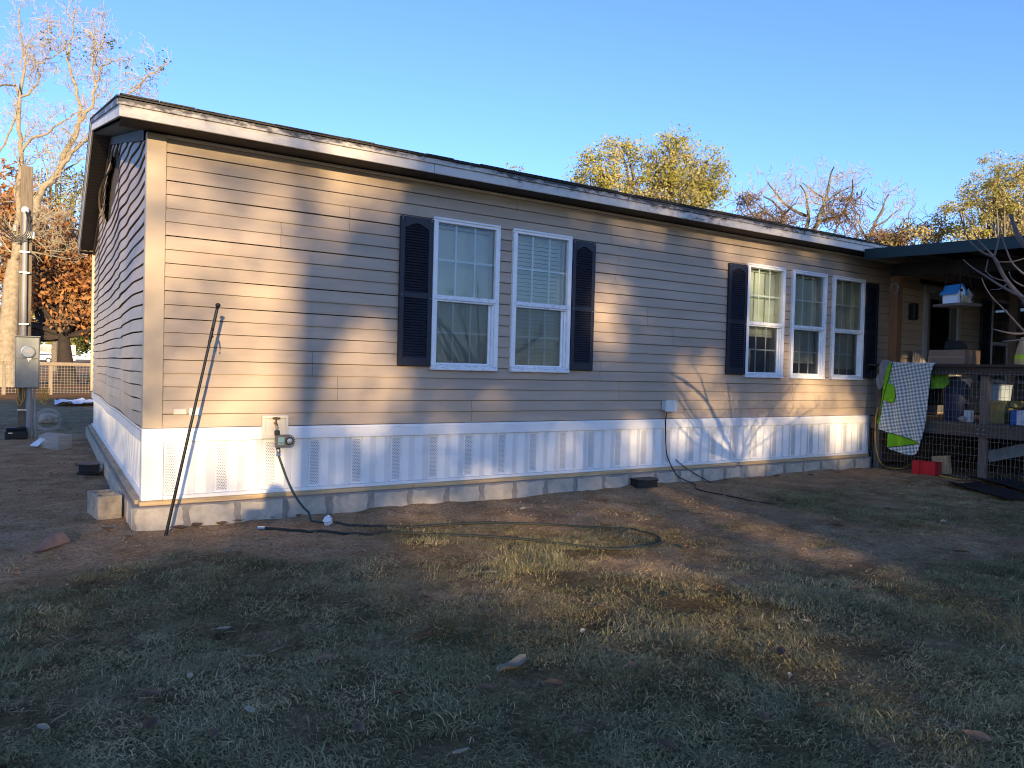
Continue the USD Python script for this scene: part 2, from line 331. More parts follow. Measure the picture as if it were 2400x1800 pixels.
def gz(x, y):
    x, y = np.asarray(x, float), np.asarray(y, float); p = np.stack([x, y, 0 * x], -1)
    near = np.exp(-(((x - 3) / 14) ** 2 + ((y + 2) / 12) ** 2))
    z = (meshkit.fbm(p * 0.7, 3, 3) - 0.5) * 0.07 * near + (meshkit.fbm(p * 4.0, 4, 9) - 0.5) * 0.045 * near
    z = z + (meshkit.fbm(p * 8.5, 2, 14) - 0.5) * 0.028 * near
    z = z + 0.65 * sst(35, 90, y) + (meshkit.fbm(p * 0.15, 3, 5) - 0.5) * 0.5 * sst(45, 80, np.hypot(x, y))
    hug = np.exp(-np.maximum(-0.12 - y, 0) / 0.35) * (y < 0.2) * (x > -0.3) * (x < 10.4)      # soil heaped up a little against the blocks
    return z + 0.022 * hug * (meshkit.fbm(p * 3.0, 2, 4) * 1.4)


def lawn(x, y):
    x, y = np.asarray(x, float), np.asarray(y, float); p = np.stack([x, y, 0 * x], -1)
    n = meshkit.fbm(p * 1.1, 4, 21); n2 = meshkit.fbm(p * 0.45, 3, 33)
    a = sst(-0.55, -1.7, y + (n - 0.5) * 1.6)
    left = sst(-0.2, -1.1, y + 0.55 * (x + 0.2) + (n - 0.5) * 0.9)
    a = np.where(x < 0.2, np.minimum(a, left), a)
    bare = sst(0.50, 0.68, n2 * 0.6 + n * 0.4 + 0.07 * sst(5.0, 8.0, x) * sst(-4.2, -2.0, y))
    a = a * (1 - 0.85 * bare) * (1 - 0.55 * sst(6.5, 8.2, x) * sst(-4.0, -2.2, y))
    far = np.where(y > 2, 0.55 * sst(8.5, 10.5, y) * (1 - sst(16, 19, y)) * n * 1.6, 0)
    return np.clip(np.maximum(a, far), 0, 1)


def axis_steps(lo, hi, fine, far_lo, far_hi):
    mid = np.arange(lo, hi + 1e-9, fine); out = [mid]
    g, p, q = [], lo, fine
    while p > far_lo: q *= 1.16; p -= q; g.append(p)
    out.insert(0, np.array(g[::-1])); g, p, q = [], hi, fine
    while p < far_hi: q *= 1.16; p += q; g.append(p)
    out.append(np.array(g)); return np.concatenate(out)


xs, ys = axis_steps(-3.2, 10.4, 0.055, -900, 900), axis_steps(-6.2, 1.2, 0.055, -900, 900)
X, Y = np.meshgrid(xs, ys, indexing='ij')
gm = MB().grid(np.stack([X, Y, gz(X, Y)], -1)); gv, gf = gm.data(); gf = gf[:, ::-1]
g = usdkit.mesh(stage, '/World/ground', (gv, gf), M['ground'], True)
tag(g.GetPrim(), 'brown earth yard with worn dirt along the house wall', None, None, 'structure')
pv = UsdGeom.PrimvarsAPI(g)
pv.CreatePrimvar('lawn', Sdf.ValueTypeNames.FloatArray, 'vertex').Set(Vt.FloatArray.FromNumpy(lawn(gv[:, 0], gv[:, 1]).astype(np.float32)))
lit = sst(17.5, 21, gv[:, 1] + 3 * (meshkit.fbm(gv * 0.5, 3, 2) - 0.5)) * (1 - 0.6 * sst(40, 70, gv[:, 1]))
pv.CreatePrimvar('litter', Sdf.ValueTypeNames.FloatArray, 'vertex').Set(Vt.FloatArray.FromNumpy(lit.astype(np.float32)))
USED[('/World', 'ground')] = 1

# ------------------------------------------------------------------ the house
BT, ST, ZSK, ZSL, XE, DEP, XW = 0.81, 3.24, 0.2155, 0.175, 10.10, 8.18, 17.0
WT, WB, WW = 2.8898, 1.3529, 0.7814
WX = [2.5472, 3.4943, 7.2105, 8.1519, 9.0926, 13.78, 14.72]
DOOR = (11.66, 12.62, 0.84, 2.84)
SLOPE, EAVE, GOV = 0.2348, 0.3276, 0.268
house = thing('mobile_home', 'long tan vinyl-sided mobile home with black shutters and white skirting', 'house')
HOLES = [(x, x + WW, WB, WT) for x in WX] + [DOOR]
EXPO = 0.1143

# sheathing behind the front siding, with openings
mb = MB(); cuts = sorted(HOLES)
x = 0.012
for a, b, c, d in cuts:
    mb.box(x, a, 0.012, 0.10, 0.05, ST + 0.1); mb.box(a, b, 0.012, 0.10, 0.05, c); mb.box(a, b, 0.012, 0.10, d, ST + 0.1); x = b
mb.box(x, XW, 0.012, 0.10, 0.05, ST + 0.1)
front = part('front_wall', mb, 'sheathing', house)


def plank_mesh(xa, xb, z0, z1, holes, seed, thick=0.015, gap=0.0050):
    """One clapboard course between xa and xb: sloping face, butt edge, cut round the openings."""
    X = {xa, xb, *np.arange(math.ceil(xa / 0.3) * 0.3, xb, 0.3)}; Z = {z0 + gap, z1}
    for a, b, c, d in holes:
        X |= {v for v in (a, b) if xa < v < xb}; Z |= {v for v in (c, d) if z0 + gap < v < z1}
    Z |= {v for v in (z0 + 0.022, z0 + 0.060, z0 + 0.090) if z0 + gap < v < z1}
    X, Z = sorted(X), sorted(Z); mb = MB()

    def P(x, z):
        n = meshkit.noise(np.array([x * 0.8, z * 3.0, seed * 0.37])) - 0.5
        return np.array([x, -np.interp((z - z0) / EXPO, [0, 0.05, 0.19, 0.52, 0.79, 1.0], [thick * 0.93, thick, thick * 0.97, thick * 0.56, thick * 0.36, 0.0005]) + n * 0.006, z + (meshkit.noise(np.array([x * 0.7, seed * 1.3, 5.0])) - 0.5) * 0.006])
    for i in range(len(X) - 1):
        for j in range(len(Z) - 1):
            cx, cz = (X[i] + X[i + 1]) / 2, (Z[j] + Z[j + 1]) / 2
            if any(a < cx < b and c < cz < d for a, b, c, d in holes): continue
            mb.add([P(X[i], Z[j]), P(X[i + 1], Z[j]), P(X[i + 1], Z[j + 1]), P(X[i], Z[j + 1])], [[0, 1, 2, 3]])
            if j == 0:
                p, q = P(X[i], Z[0]), P(X[i + 1], Z[0]); k = np.array([0, 0.024, 0.001])
                mb.add([p, p + k, q + k, q], [[0, 1, 2, 3]])
    return mb


nc = int((ST - BT) / EXPO) + 1
SEAMS = {}
_seam = [(10, 11, [5.46, 7.05]), (0, 1, [3.05, 6.9]), (2, 3, [1.60, 5.05, 8.25]), (4, 5, [1.36, 4.75, 9.3]), (6, 7, [3.9, 7.3]), (8, 9, [5.9, 9.0]), (12, 13, [2.35, 6.4]), (14, 15, [1.05, 4.95]), (16, 17, [1.68, 5.0]), (18, 19, [4.86, 7.1]), (20, 21, [3.55, 6.93])]
for a, b, s in _seam: SEAMS[a] = SEAMS[b] = s
for k in range(nc):
    z0 = BT + k * EXPO; z1 = min(z0 + EXPO, ST - 0.012)
    pts = [0.104, *SEAMS.get(k, []), 10.6, 13.2, XW]
    for i in range(len(pts) - 1):
        hs = [h for h in HOLES if h[0] < pts[i + 1] and h[1] > pts[i] and h[2] < z1 and h[3] > z0]
        # lap the joint: the left length ends a hair prouder than the next one
        mbp = plank_mesh(pts[i], pts[i + 1] - 0.003, z0, z1, hs, k, 0.014 + 0.0015 * (i % 2))
        if mbp.n: part('siding_plank', mbp, 'siding', front, 25)

mb = MB().box(0.104, XW, -0.022, 0.0, ST - 0.028, ST - 0.003); part('frieze_strip', mb, 'cream', house)
# gable wall: buckled courses between the near and far corners, up to the roof
mb = MB()
prof = [(0, 0.05), (DEP, 0.05), (DEP, ST + 0.06), (DEP / 2, ST + 0.06 + SLOPE * DEP / 2), (0, ST + 0.06)]
tri = trimesh.creation.extrude_polygon(Polygon(prof), 0.08)
v = np.array(tri.vertices); mb.add(np.stack([0.012 + v[:, 2] + 0.0, v[:, 0] + 0.1, v[:, 1]], 1) * [1, (DEP - 0.2) / DEP, 1], tri.faces[:, ::-1])
gable = part('gable_wall', mb, 'sheathing', house)
FR = 0.085


def gable_top(y): return ST + 0.02 + SLOPE * (DEP / 2 - abs(y - DEP / 2)) - FR


GAP = [(5.35, 3.12), (6.0, 3.36), (5.9, 3.66), (5.0, 3.86), (4.3, 3.92), (3.9, 3.86), (4.4, 3.55)]
GAPP = Polygon([(2.2, 3.64), (3.6, 3.935), (4.05, 3.97), (4.9, 3.80), (5.3, 3.52), (5.1, 3.28), (4.3, 3.22), (3.2, 3.40)])


def buckle(y, z):
    n = meshkit.fbm(np.array([y * 0.55, z * 0.33, 2.0]), 3, 12) - 0.5
    n2 = meshkit.noise(np.array([y * 1.7, z * 0.8, 9.0])) - 0.5
    ends = sst(0.05, 0.9, y) * sst(0.05, 1.2, DEP - y)
    return max((n * 0.115 + n2 * 0.022) * ends, -0.016)


ng = int((gable_top(DEP / 2) - BT) / EXPO) + 1
for k in range(ng):
    z0 = BT + k * EXPO; z1 = z0 + EXPO; mb = MB(); ys_ = np.linspace(0.09, DEP - 0.06, 68); gapz = 0.010
    for a, b in zip(ys_[:-1], ys_[1:]):
        ta, tb = min(z1, gable_top(a)), min(z1, gable_top(b))
        if min(ta, tb) <= z0 + gapz: continue
        if GAPP.contains(Polygon([(a, z0), (b, z0), (b, z1), (a, z1)]).centroid): continue

        def P(y, z):
            return np.array([-0.016 + 0.015 * (z - z0) / EXPO - 0.025 - buckle(y, z), y, z + (meshkit.noise(np.array([y * 0.9, k * 0.35, 3.0])) - 0.5) * 0.03 * sst(0.1, 0.8, y)])
        p = [P(a, z0 + gapz), P(b, z0 + gapz), P(b, tb), P(a, ta)]
        mb.add(p, [[0, 3, 2, 1]])
        kk = np.array([0.022, 0, 0.001]); mb.add([p[0], p[1], p[1] + kk, p[0] + kk], [[0, 1, 2, 3]])
    if mb.n: part('siding_plank', mb, 'siding', gable)
# loosened strip bulging out beside the gap
mb = MB(); edge = [(5.05, 3.24), (5.25, 3.5), (4.95, 3.76), (4.4, 3.92)]
tt = np.linspace(0, 1, 14); e = np.array([np.interp(tt, np.linspace(0, 1, 4), [q[i] for q in edge]) for i in (0, 1)]).T
rows = [np.stack([-0.03 - 0.11 * np.sin(np.pi * tt) + o * 0.03, e[:, 0] + o * 0.10, e[:, 1] + o * 0.02], 1) for o in (0, 1)]
mb.grid(np.stack(rows)); part('loose_siding', mb, 'siding', gable, True, 'loosened strip of siding bulging from the gable')

# trim at the corners, frieze under the rake
mb = MB(); mb.box(-0.045, 0.104, -0.026, 0.0, BT + 0.002, ST - 0.005, 0.004).box(-0.045, -0.02, 0.0, 0.09, BT + 0.002, ST + 0.005, 0.004); part('corner_trim', mb, 'corner_trim', house)
mb = MB(); mb.box(-0.07, 0.0, DEP - 0.06, DEP + 0.03, BT + 0.002, ST - 0.04, 0.004); part('corner_trim', mb, 'corner_trim', house)
mb = MB()
for a, b in ((0.09, DEP / 2), (DEP / 2, DEP - 0.02)):
    za, zb = gable_top(a), gable_top(b)
    mb.add([(-0.06, a, za - 0.005), (-0.06, b, zb - 0.005), (-0.06, b, zb + FR), (-0.06, a, za + FR), (0, a, za - 0.005), (0, b, zb - 0.005), (0, b, zb + FR), (0, a, za + FR)], [[0, 3, 2, 1], [0, 1, 5, 4], [3, 7, 6, 2]])
part('rake_frieze', mb, 'soffit', house)

# skirting
BANDZ = BT - 0.115
mb = MB(); mb.box(0.03, XE, 0.0, 0.03, ZSK, BT); mb.box(0.0, 0.03, 0.03, DEP, ZSK, BT)
skirt = part('skirting_wall', mb, 'sheathing', house)
SP = [(0.0, 0.0), (0.006, -0.007), (0.052, -0.0075), (0.098, -0.007), (0.104, 0.0), (0.112, 0.0), (0.116, -0.006), (0.176, -0.030), (0.184, -0.030), (0.246, -0.005), (0.250, 0.0), (0.258, 0.0), (0.262, -0.006), (0.326, -0.030), (0.334, -0.030), (0.400, -0.005), (0.406, 0.0)]
PW = 0.4064


def skirt_panel(length, flip=False):
    mb = MB(); sl = MB()
    pr = [p for p in SP if p[0] <= length]; zs = [ZSK + 0.032, BANDZ]
    P = np.array([[(px, py - 0.004, z) for z in zs] for px, py in pr]); mb.grid(P)
    k = 0
    z = ZSK + 0.055
    while z < BANDZ - 0.02:
        for c in range(5):
            xx = 0.014 + c * 0.0175 + (0.00875 if k % 2 else 0)
            if xx + 0.009 < min(length, 0.1):
                sl.add([(xx, -0.0118, z), (xx + 0.010, -0.0118, z + 0.003), (xx + 0.010, -0.0118, z + 0.010), (xx, -0.0118, z + 0.007)], [[0, 1, 2, 3]])
        z += 0.0135; k += 1
    return mb, sl


def moved(mb, fn):
    v, f = mb.data(); r = MB(); r.add(fn(v), f); return r


x = 0.118
while x < XE - 0.02:
    w = min(PW, XE - 0.01 - x); a, s = skirt_panel(w)
    p = part('skirting_panel', moved(a, lambda v: v + [x, 0, 0]), 'white_vinyl', skirt)
    if s.n: part('vent_slits', moved(s, lambda v: v + [x, -0.001, 0]), 'slit', house, kind='stuff')
    x += PW
y = 0.095
while y < DEP - 0.02:
    w = min(PW, DEP - 0.01 - y); pr = [(0.0, 0.0)]
    for r_ in range(6): a_ = 0.010 + r_ * 0.0672; pr += [(a_ + 0.012, 0.0), (a_ + 0.015, -0.007), (a_ + 0.052, -0.007), (a_ + 0.055, 0.0)]
    pr = [p for p in pr if p[0] <= w] + [(min(w, 0.406), 0.0)]
    a = MB().grid(np.array([[(px, py - 0.004, z) for z in (ZSK + 0.032, BANDZ)] for px, py in pr]))
    part('skirting_panel', moved(a, lambda v: np.stack([v[:, 1] - 0.004, y + v[:, 0], v[:, 2]], 1)), 'white_vinyl', skirt)
    y += PW
# top band, bottom track, corner post
mb = MB(); mb.box(0.106, XE, -0.040, 0, BANDZ + 0.002, BT - 0.022, 0.003).box(0.106, XE, -0.028, 0, BT - 0.022, BT, 0.003); part('skirting_band', mb, 'white_vinyl', house)
mb = MB()
yy_ = np.linspace(0.09, DEP, 40); bk = np.array([buckle(q, BT) for q in yy_])
for o, z0, z1 in ((-0.05, BANDZ, BT - 0.022), (-0.045, BT - 0.022, BT)):
    xo = o - bk * 0.6
    mb.grid(np.stack([np.stack([xo, yy_, 0 * yy_ + z1 + 0.02 * bk], 1), np.stack([xo, yy_, 0 * yy_ + z0], 1), np.stack([xo * 0, yy_, 0 * yy_ + z0], 1)]))
part('skirting_band', mb, 'white_vinyl', house)
mb = MB(); mb.box(0.118, XE, -0.036, 0, ZSK, ZSK + 0.03, 0.003); part('skirting_track', mb, 'white_vinyl', house)
mb = MB(); mb.box(-0.038, -0.002, 0.096, DEP, ZSK, ZSK + 0.03); part('skirting_track', mb, 'white_vinyl', house)
mb = MB(); mb.box(-0.048, 0.116, -0.034, 0.0, ZSK, BT, 0.004).box(-0.048, -0.02, 0.0, 0.094, ZSK, BT, 0.004); part('skirting_corner', mb, 'white_vinyl', house)
mb = MB(); mb.box(XE - 0.012, XE + 0.004, -0.03, 0.06, ZSK, BT); part('skirting_corner', mb, 'white_vinyl', house)
# treated wood plate on the foundation, in lengths
for a, b in ((-0.06, 2.38), (2.383, 4.86), (4.863, 7.35), (7.353, XE - 0.02)):
    part('wood_plate', MB().box(a, b, -0.060, 0.06, ZSL + 0.001, ZSK - 0.001, 0.003), 'plate', house)
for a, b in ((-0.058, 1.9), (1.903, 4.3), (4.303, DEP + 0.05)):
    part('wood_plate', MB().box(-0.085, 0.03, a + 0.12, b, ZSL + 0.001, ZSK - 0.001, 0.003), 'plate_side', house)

# block foundation: blocks proud of a mortar core, ragged joints
mb = MB(); mb.box(-0.114, XE - 0.04, -0.114, 0.08, -0.2, ZSL, 0.006); mb.box(-0.114, 0.08, 0.08, DEP + 0.11, -0.2, ZSL, 0.006)
found = part('foundation', mb, 'mortar', house)
rr = random.Random(3)


def block_face(a, b):
    """Ragged outline of one block's bare face, in (along, z)."""
    zs = np.linspace(-0.15, ZSL - 0.010, 8); lft = [(a + 0.030 + rr.uniform(-0.014, 0.016), z) for z in zs]; rgt = [(b - 0.030 + rr.uniform(-0.016, 0.014), z) for z in zs]
    top = [(a + (b - a) * t, ZSL - 0.012 + rr.uniform(-0.012, 0.006)) for t in (0.25, 0.5, 0.75)]
    return Polygon(lft + top + rgt[::-1])


x = -0.118
while x < XE - 0.1:
    b = min(x + 0.406, XE - 0.03); t = trimesh.creation.extrude_polygon(block_face(x, b), 0.02); v = np.array(t.vertices)
    part('concrete_block', MB().add(np.stack([v[:, 0], -0.100 - v[:, 2], v[:, 1]], 1), t.faces), 'block', found); x += 0.406
y = -0.118
while y < DEP:
    t = trimesh.creation.extrude_polygon(block_face(y, y + 0.406), 0.02); v = np.array(t.vertices)
    part('concrete_block', MB().add(np.stack([-0.100 - v[:, 2], v[:, 0], v[:, 1]], 1), t.faces[:, ::-1]), 'block', found); y += 0.406

# roof, fascia, soffits
FZB, FZM, FZT = 3.2342, 3.321, 3.369
mb = MB()
for s in (0, 1):
    y0, y1 = (-EAVE - 0.03, DEP / 2) if s == 0 else (DEP + EAVE + 0.03, DEP / 2)
    z0, z1 = FZT + 0.002, FZT + 0.002 + SLOPE * (DEP / 2 + EAVE)
    a, b = -GOV - 0.022, XW + 0.3; t = 0.012
    v = [(a, y0, z0), (b, y0, z0), (b, y1, z1), (a, y1, z1)]; v += [(q[0], q[1], q[2] + t) for q in v]
    mb.add(v, [[0, 3, 2, 1], [4, 5, 6, 7], [0, 1, 5, 4], [2, 3, 7, 6], [3, 0, 4, 7], [1, 2, 6, 5]])
roof = part('roof', mb, 'shingle', house)
# curled shingle tabs along the front edge
rr = random.Random(8); mb = MB(); x = -GOV
while x < 9.3:
    w = rr.uniform(0.25, 0.36); d = rr.uniform(0.0, 0.007); mb.box(x, x + w - 0.006, -EAVE - 0.036 - d, -EAVE + 0.05, FZT + 0.0145, FZT + 0.0195 + d); x += w
part('shingle_edge', mb, 'shingle', roof)
for a, b in ((-GOV, 2.395), (2.4, 5.60), (5.605, 9.34), (9.345, XW)):
    part('fascia_board', MB().box(a, b, -EAVE, -EAVE + 0.02, FZB, FZM, 0.003), 'fascia', house)
for a, b in ((-GOV - 0.008, 3.3), (3.303, 6.2), (6.203, 9.34), (9.345, XW)):
    part('drip_mould', MB().box(a, b, -EAVE - 0.014, -EAVE + 0.02, FZM + 0.001, FZT, 0.003), 'fascia', house)
zr = SLOPE * (DEP / 2 + EAVE)
for y0, y1 in ((-EAVE + 0.021, DEP / 2 - 0.002), (DEP + EAVE, DEP / 2 + 0.002)):
    for nm, xo, zb, zt in (('rake_board', 0.0, FZB, FZM), ('rake_mould', -0.014, FZM + 0.002, FZT)):
        x0, x1 = -GOV + xo, -GOV + 0.02
        q = lambda xx, yy, zz: (xx, yy, zz + SLOPE * (DEP / 2 + EAVE - abs(yy - DEP / 2)))
        v = [q(x0, y0, zb), q(x1, y0, zb), q(x1, y1, zb), q(x0, y1, zb), q(x0, y0, zt), q(x1, y0, zt), q(x1, y1, zt), q(x0, y1, zt)]
        part(nm, MB().add(v, [[0, 3, 2, 1], [4, 5, 6, 7], [0, 1, 5, 4], [2, 3, 7, 6], [3, 0, 4, 7], [1, 2, 6, 5]]), 'rake_white' if nm == 'rake_board' else 'fascia' if y0 < 0 else 'rake_white', house)
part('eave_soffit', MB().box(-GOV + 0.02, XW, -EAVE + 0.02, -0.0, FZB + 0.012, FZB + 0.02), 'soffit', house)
mb = MB(); gr = MB(); wdt = 0.10
for side in (0, 1):
    yv = np.arange(0.0, DEP / 2, wdt)
    for yq in yv:
        ya, yb = (yq, min(yq + wdt - 0.012, DEP / 2)) if side == 0 else (DEP - yq, max(DEP - yq - wdt + 0.012, DEP / 2))
        za, zb = (ST + 0.03 + SLOPE * (DEP / 2 - abs(t - DEP / 2)) for t in (ya, yb))
        mb.add([(-GOV + 0.02, ya, za), (0.0, ya, za), (0.0, yb, zb), (-GOV + 0.02, yb, zb)], [[0, 1, 2, 3]])
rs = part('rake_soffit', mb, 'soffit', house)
mb = MB()
for side in (0, 1):
    ya, yb = (0, DEP / 2) if side == 0 else (DEP, DEP / 2)
    za, zb = ST + 0.045, ST + 0.045 + SLOPE * DEP / 2
    mb.add([(-GOV + 0.02, ya, za), (0.0, ya, za), (0.0, yb, zb), (-GOV + 0.02, yb, zb)], [[0, 1, 2, 3]])
part('soffit_backing', mb, 'soffit_groove', rs)
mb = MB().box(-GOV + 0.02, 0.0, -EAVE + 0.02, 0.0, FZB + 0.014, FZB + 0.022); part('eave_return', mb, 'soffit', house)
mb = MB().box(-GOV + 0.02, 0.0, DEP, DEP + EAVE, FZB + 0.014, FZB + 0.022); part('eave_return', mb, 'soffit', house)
# back and far walls, floor, ceiling: plain, unseen, they keep the rooms dark
mb = MB(); mb.box(0.1, XW, DEP - 0.1, DEP, 0.05, ST + 0.1).box(XW - 0.1, XW, 0.1, DEP - 0.1, 0.05, ST + 0.1); part('back_wall', mb, 'siding', house)
mb = MB(); mb.box(0.1, XW - 0.1, 0.1, DEP - 0.1, 0.70, 0.82).box(0.1, XW - 0.1, 0.1, DEP - 0.1, ST - 0.1, ST); part('floor', mb, 'room_dark', house)


# ------------------------------------------------------------------ windows
def window(x0, blind, seed):
    r = random.Random(seed); x1, zb, zt = x0 + WW, WB, WT; fw = 0.052; zm = zb + (zt - zb) * 0.478
    mb = MB()
    mb.box(x0, x0 + fw, -0.045, 0.05, zb + 0.042, zt - fw, 0.004).box(x1 - fw, x1, -0.045, 0.05, zb + 0.042, zt - fw, 0.004).box(x0, x1, -0.045, 0.05, zt - fw, zt, 0.004)
    mb.box(x0 + 0.012, x1 - 0.012, -0.056, -0.046, zt - 0.024, zt - 0.006, 0.003)
    w = part('window', mb, 'frame_white', house)
    part('sill', MB().box(x0, x1, -0.052, 0.05, zb, zb + 0.040, 0.004).box(x0 + 0.03, x1 - 0.03, -0.04, 0.05, zb + 0.041, zb + 0.058, 0.003), 'sill_worn', w)
    # meeting rail and lower sash set back inside the frame
    part('meeting_rail', MB().box(x0 + 0.02, x1 - 0.03, -0.050, 0.03, zm - 0.022, zm + 0.022, 0.004).box(x0 + 0.03, x1 - 0.055, -0.038, 0.03, zm - 0.040, zm - 0.0225, 0.003), 'sill_worn', w)
    ls = MB(); a, b = x0 + fw + 0.001, x1 - fw - 0.001
    ls.box(a, a + 0.018, -0.014, 0.04, zb + 0.06, zm - 0.041, 0.003).box(b - 0.052, b - 0.024, -0.006, 0.04, zb + 0.06, zm - 0.041, 0.003).box(b - 0.022, b, -0.026, 0.04, zb + 0.06, zm - 0.041, 0.003)
    ls.box(a + 0.019, b - 0.053, -0.008, 0.04, zb + 0.0595, zb + 0.075, 0.003)
    part('lower_sash', ls, 'frame_white', w)
    part('pane', MB().add([(a, -0.004, zm + 0.02), (b, -0.004, zm + 0.02), (b, -0.004, zt - fw + 0.001), (a, -0.004, zt - fw + 0.001)], [[0, 1, 2, 3]]), 'glass', w)
    part('pane', MB().add([(a + 0.015, 0.012, zb + 0.06), (b - 0.05, 0.012, zb + 0.06), (b - 0.05, 0.012, zm - 0.03), (a + 0.015, 0.012, zm - 0.03)], [[0, 1, 2, 3]]), 'glass', w)
    part('insect_screen', MB().add([(a + 0.016, 0.004, zb + 0.072), (b - 0.052, 0.004, zb + 0.072), (b - 0.052, 0.004, zm - 0.04), (a + 0.016, 0.004, zm - 0.04)], [[0, 1, 2, 3]]), 'insect_screen', w)
    mu = MB()
    for lo, hi, yy, l, rgt in ((zm + 0.02, zt - fw, 0.006, a, b), (zb + 0.07, zm - 0.035, 0.022, a + 0.016, b - 0.05)):
        for t in (1 / 3, 2 / 3): xm = l + (rgt - l) * t; mu.box(xm - 0.0095, xm + 0.0095, yy, yy + 0.006, lo, hi)
        z = lo + (hi - lo) * 0.5; mu.box(l, rgt, yy + 0.0005, yy + 0.0055, z - 0.0095, z + 0.0095)
    part('muntin', mu, 'muntin', w)
    # reveal inside, then the blind
    part('jamb', MB().box(a - 0.02, a - 0.002, 0.051, 0.16, zb, zt).box(b + 0.002, b + 0.02, 0.051, 0.16, zb, zt).box(a - 0.02, b + 0.02, 0.051, 0.16, zt - 0.02, zt), 'frame_white', w)
    if blind == 'slats':
        mb = MB(); z = zb + 0.03
        while z < zt - 0.10:
            mb.add([(a + 0.01, 0.085, z), (b - 0.01, 0.085, z), (b - 0.01, 0.100, z + 0.043), (a + 0.01, 0.100, z + 0.043)], [[0, 1, 2, 3]]); z += 0.0455
        mb.box(a, b, 0.075, 0.12, zt - 0.10, zt - 0.05); part('blind', mb, 'blind', w)
        mb = MB()
        for t in (0.12, 0.5, 0.88): mb.box(a + (b - a) * t - 0.002, a + (b - a) * t + 0.002, 0.078, 0.081, zb + 0.03, zt - 0.1)
        part('blind_cord', mb, 'blind', w)
    else:
        n = 7 if blind == 'closed' else 6; drop = {'closed': zb + 0.0, 'raised': zb + 0.60, 'low': zb + 0.26, 'mid': zb + 0.2}[blind]
        part('head_rail', MB().box(a, b, 0.08, 0.13, zt - 0.085, zt - 0.055), 'blind', w)
        wv = (b - a) / n
        for i in range(n):
            xa = a + i * wv; zs = np.linspace(drop, zt - 0.09, 15 if blind != 'closed' else 2); ph = r.uniform(0, 6)
            amp = 0.006 if blind != 'closed' else 0.0
            L_ = np.stack([xa + 0.004 + 0 * zs, 0.118 + 0 * zs, zs], 1); R_ = np.stack([xa + wv * 0.98 + amp * np.sin(zs * 42 + ph), 0.094 + r.uniform(0, 0.012) + 0 * zs, zs], 1)
            part('blind_slat', MB().grid(np.stack([L_, R_])), 'blind', w)
        if blind != 'closed': part('bottom_rail', MB().box(a + 0.01, b - 0.01, 0.09, 0.125, drop - 0.035, drop - 0.004), 'blind', w)
    return w


for xw, bl, sd in zip(WX, ('closed', 'slats', 'raised', 'low', 'mid', 'slats', 'closed'), range(7)): window(xw, bl, sd)


def shutter(x0, w, z0, z1):
    mb = MB(); e = 0.048; yf, yb = -0.050, -0.016; zmid = z0 + (z1 - z0) * 0.475
    for a, b, c, d in ((x0, x0 + e, z0, z1), (x0 + w - e, x0 + w, z0, z1), (x0 + e, x0 + w - e, z0, z0 + 0.085), (x0 + e, x0 + w - e, zmid - 0.028, zmid + 0.028)): mb.box(a, b, yf, yb, c, d, 0.003)
    # arched head
    xs_ = np.linspace(x0 + e, x0 + w - e, 13); arch = z1 - 0.105 + 0.045 * np.clip(np.cos((xs_ - xs_.mean()) / (xs_[-1] - xs_[0]) * np.pi * 1.15), 0, 1)
    P = Polygon([(x0 + e, z1), *zip(xs_, arch), (x0 + w - e, z1)]); t = trimesh.creation.extrude_polygon(P, yb - yf); v = np.array(t.vertices)
    mb.add(np.stack([v[:, 0], yb - v[:, 2], v[:, 1]], 1), t.faces)
    p = part('shutter', mb, 'shutter', house)
    part('shutter_back', MB().box(x0 + 0.01, x0 + w - 0.01, -0.024, -0.017, z0 + 0.01, z1 - 0.01), 'black_plastic', p)
    for lo, hi in ((z0 + 0.085, zmid - 0.028), (zmid + 0.028, z1 - 0.062)):
        mb = MB(); n = int((hi - lo) / 0.0262); st = (hi - lo) / n
        for i in range(n):
            z = lo + i * st
            mb.add([(x0 + e, -0.047, z + 0.002), (x0 + w - e, -0.047, z + 0.002), (x0 + w - e, -0.028, z + st * 0.93), (x0 + e, -0.028, z + st * 0.93)], [[0, 1, 2, 3]])
            mb.add([(x0 + e, -0.047, z + 0.002), (x0 + e, -0.025, z - 0.004), (x0 + w - e, -0.025, z - 0.004), (x0 + w - e, -0.047, z + 0.002)], [[0, 1, 2, 3]])
        part('louvre_panel', mb, 'shutter', p)
    mb = MB()
    for xq, zq in ((x0 + 0.02, z1 - 0.02), (x0 + w - 0.02, z1 - 0.02), (x0 + 0.02, zmid), (x0 + w - 0.02, zmid - 0.02)): mb.lathe([(0.0, 0.004), (0.006, 0.002), (0.006, 0)], (xq, yf, zq), (0, -1, 0), 8)
    part('screw', mb, 'steel', p)


S1T, S1B = 2.852, 1.3898
for x0, w in ((2.1892, 0.352), (4.283, 0.325), (6.8453, 0.358), (9.885, 0.34), (13.40, 0.345)): shutter(x0, w, S1B, S1T)

p_ = thing('cabinet', 'pale appliance seen through the lower pane of the third window', 'appliance', (7.62, 0.6, 0.82)); part('case', MB().box(7.60, 8.02, 0.55, 1.0, 0.821, 1.78, 0.01), 'box_grey', p_); part('panel', MB().box(7.84, 7.90, 0.540, 0.549, 1.52, 1.62), 'black_plastic', p_)
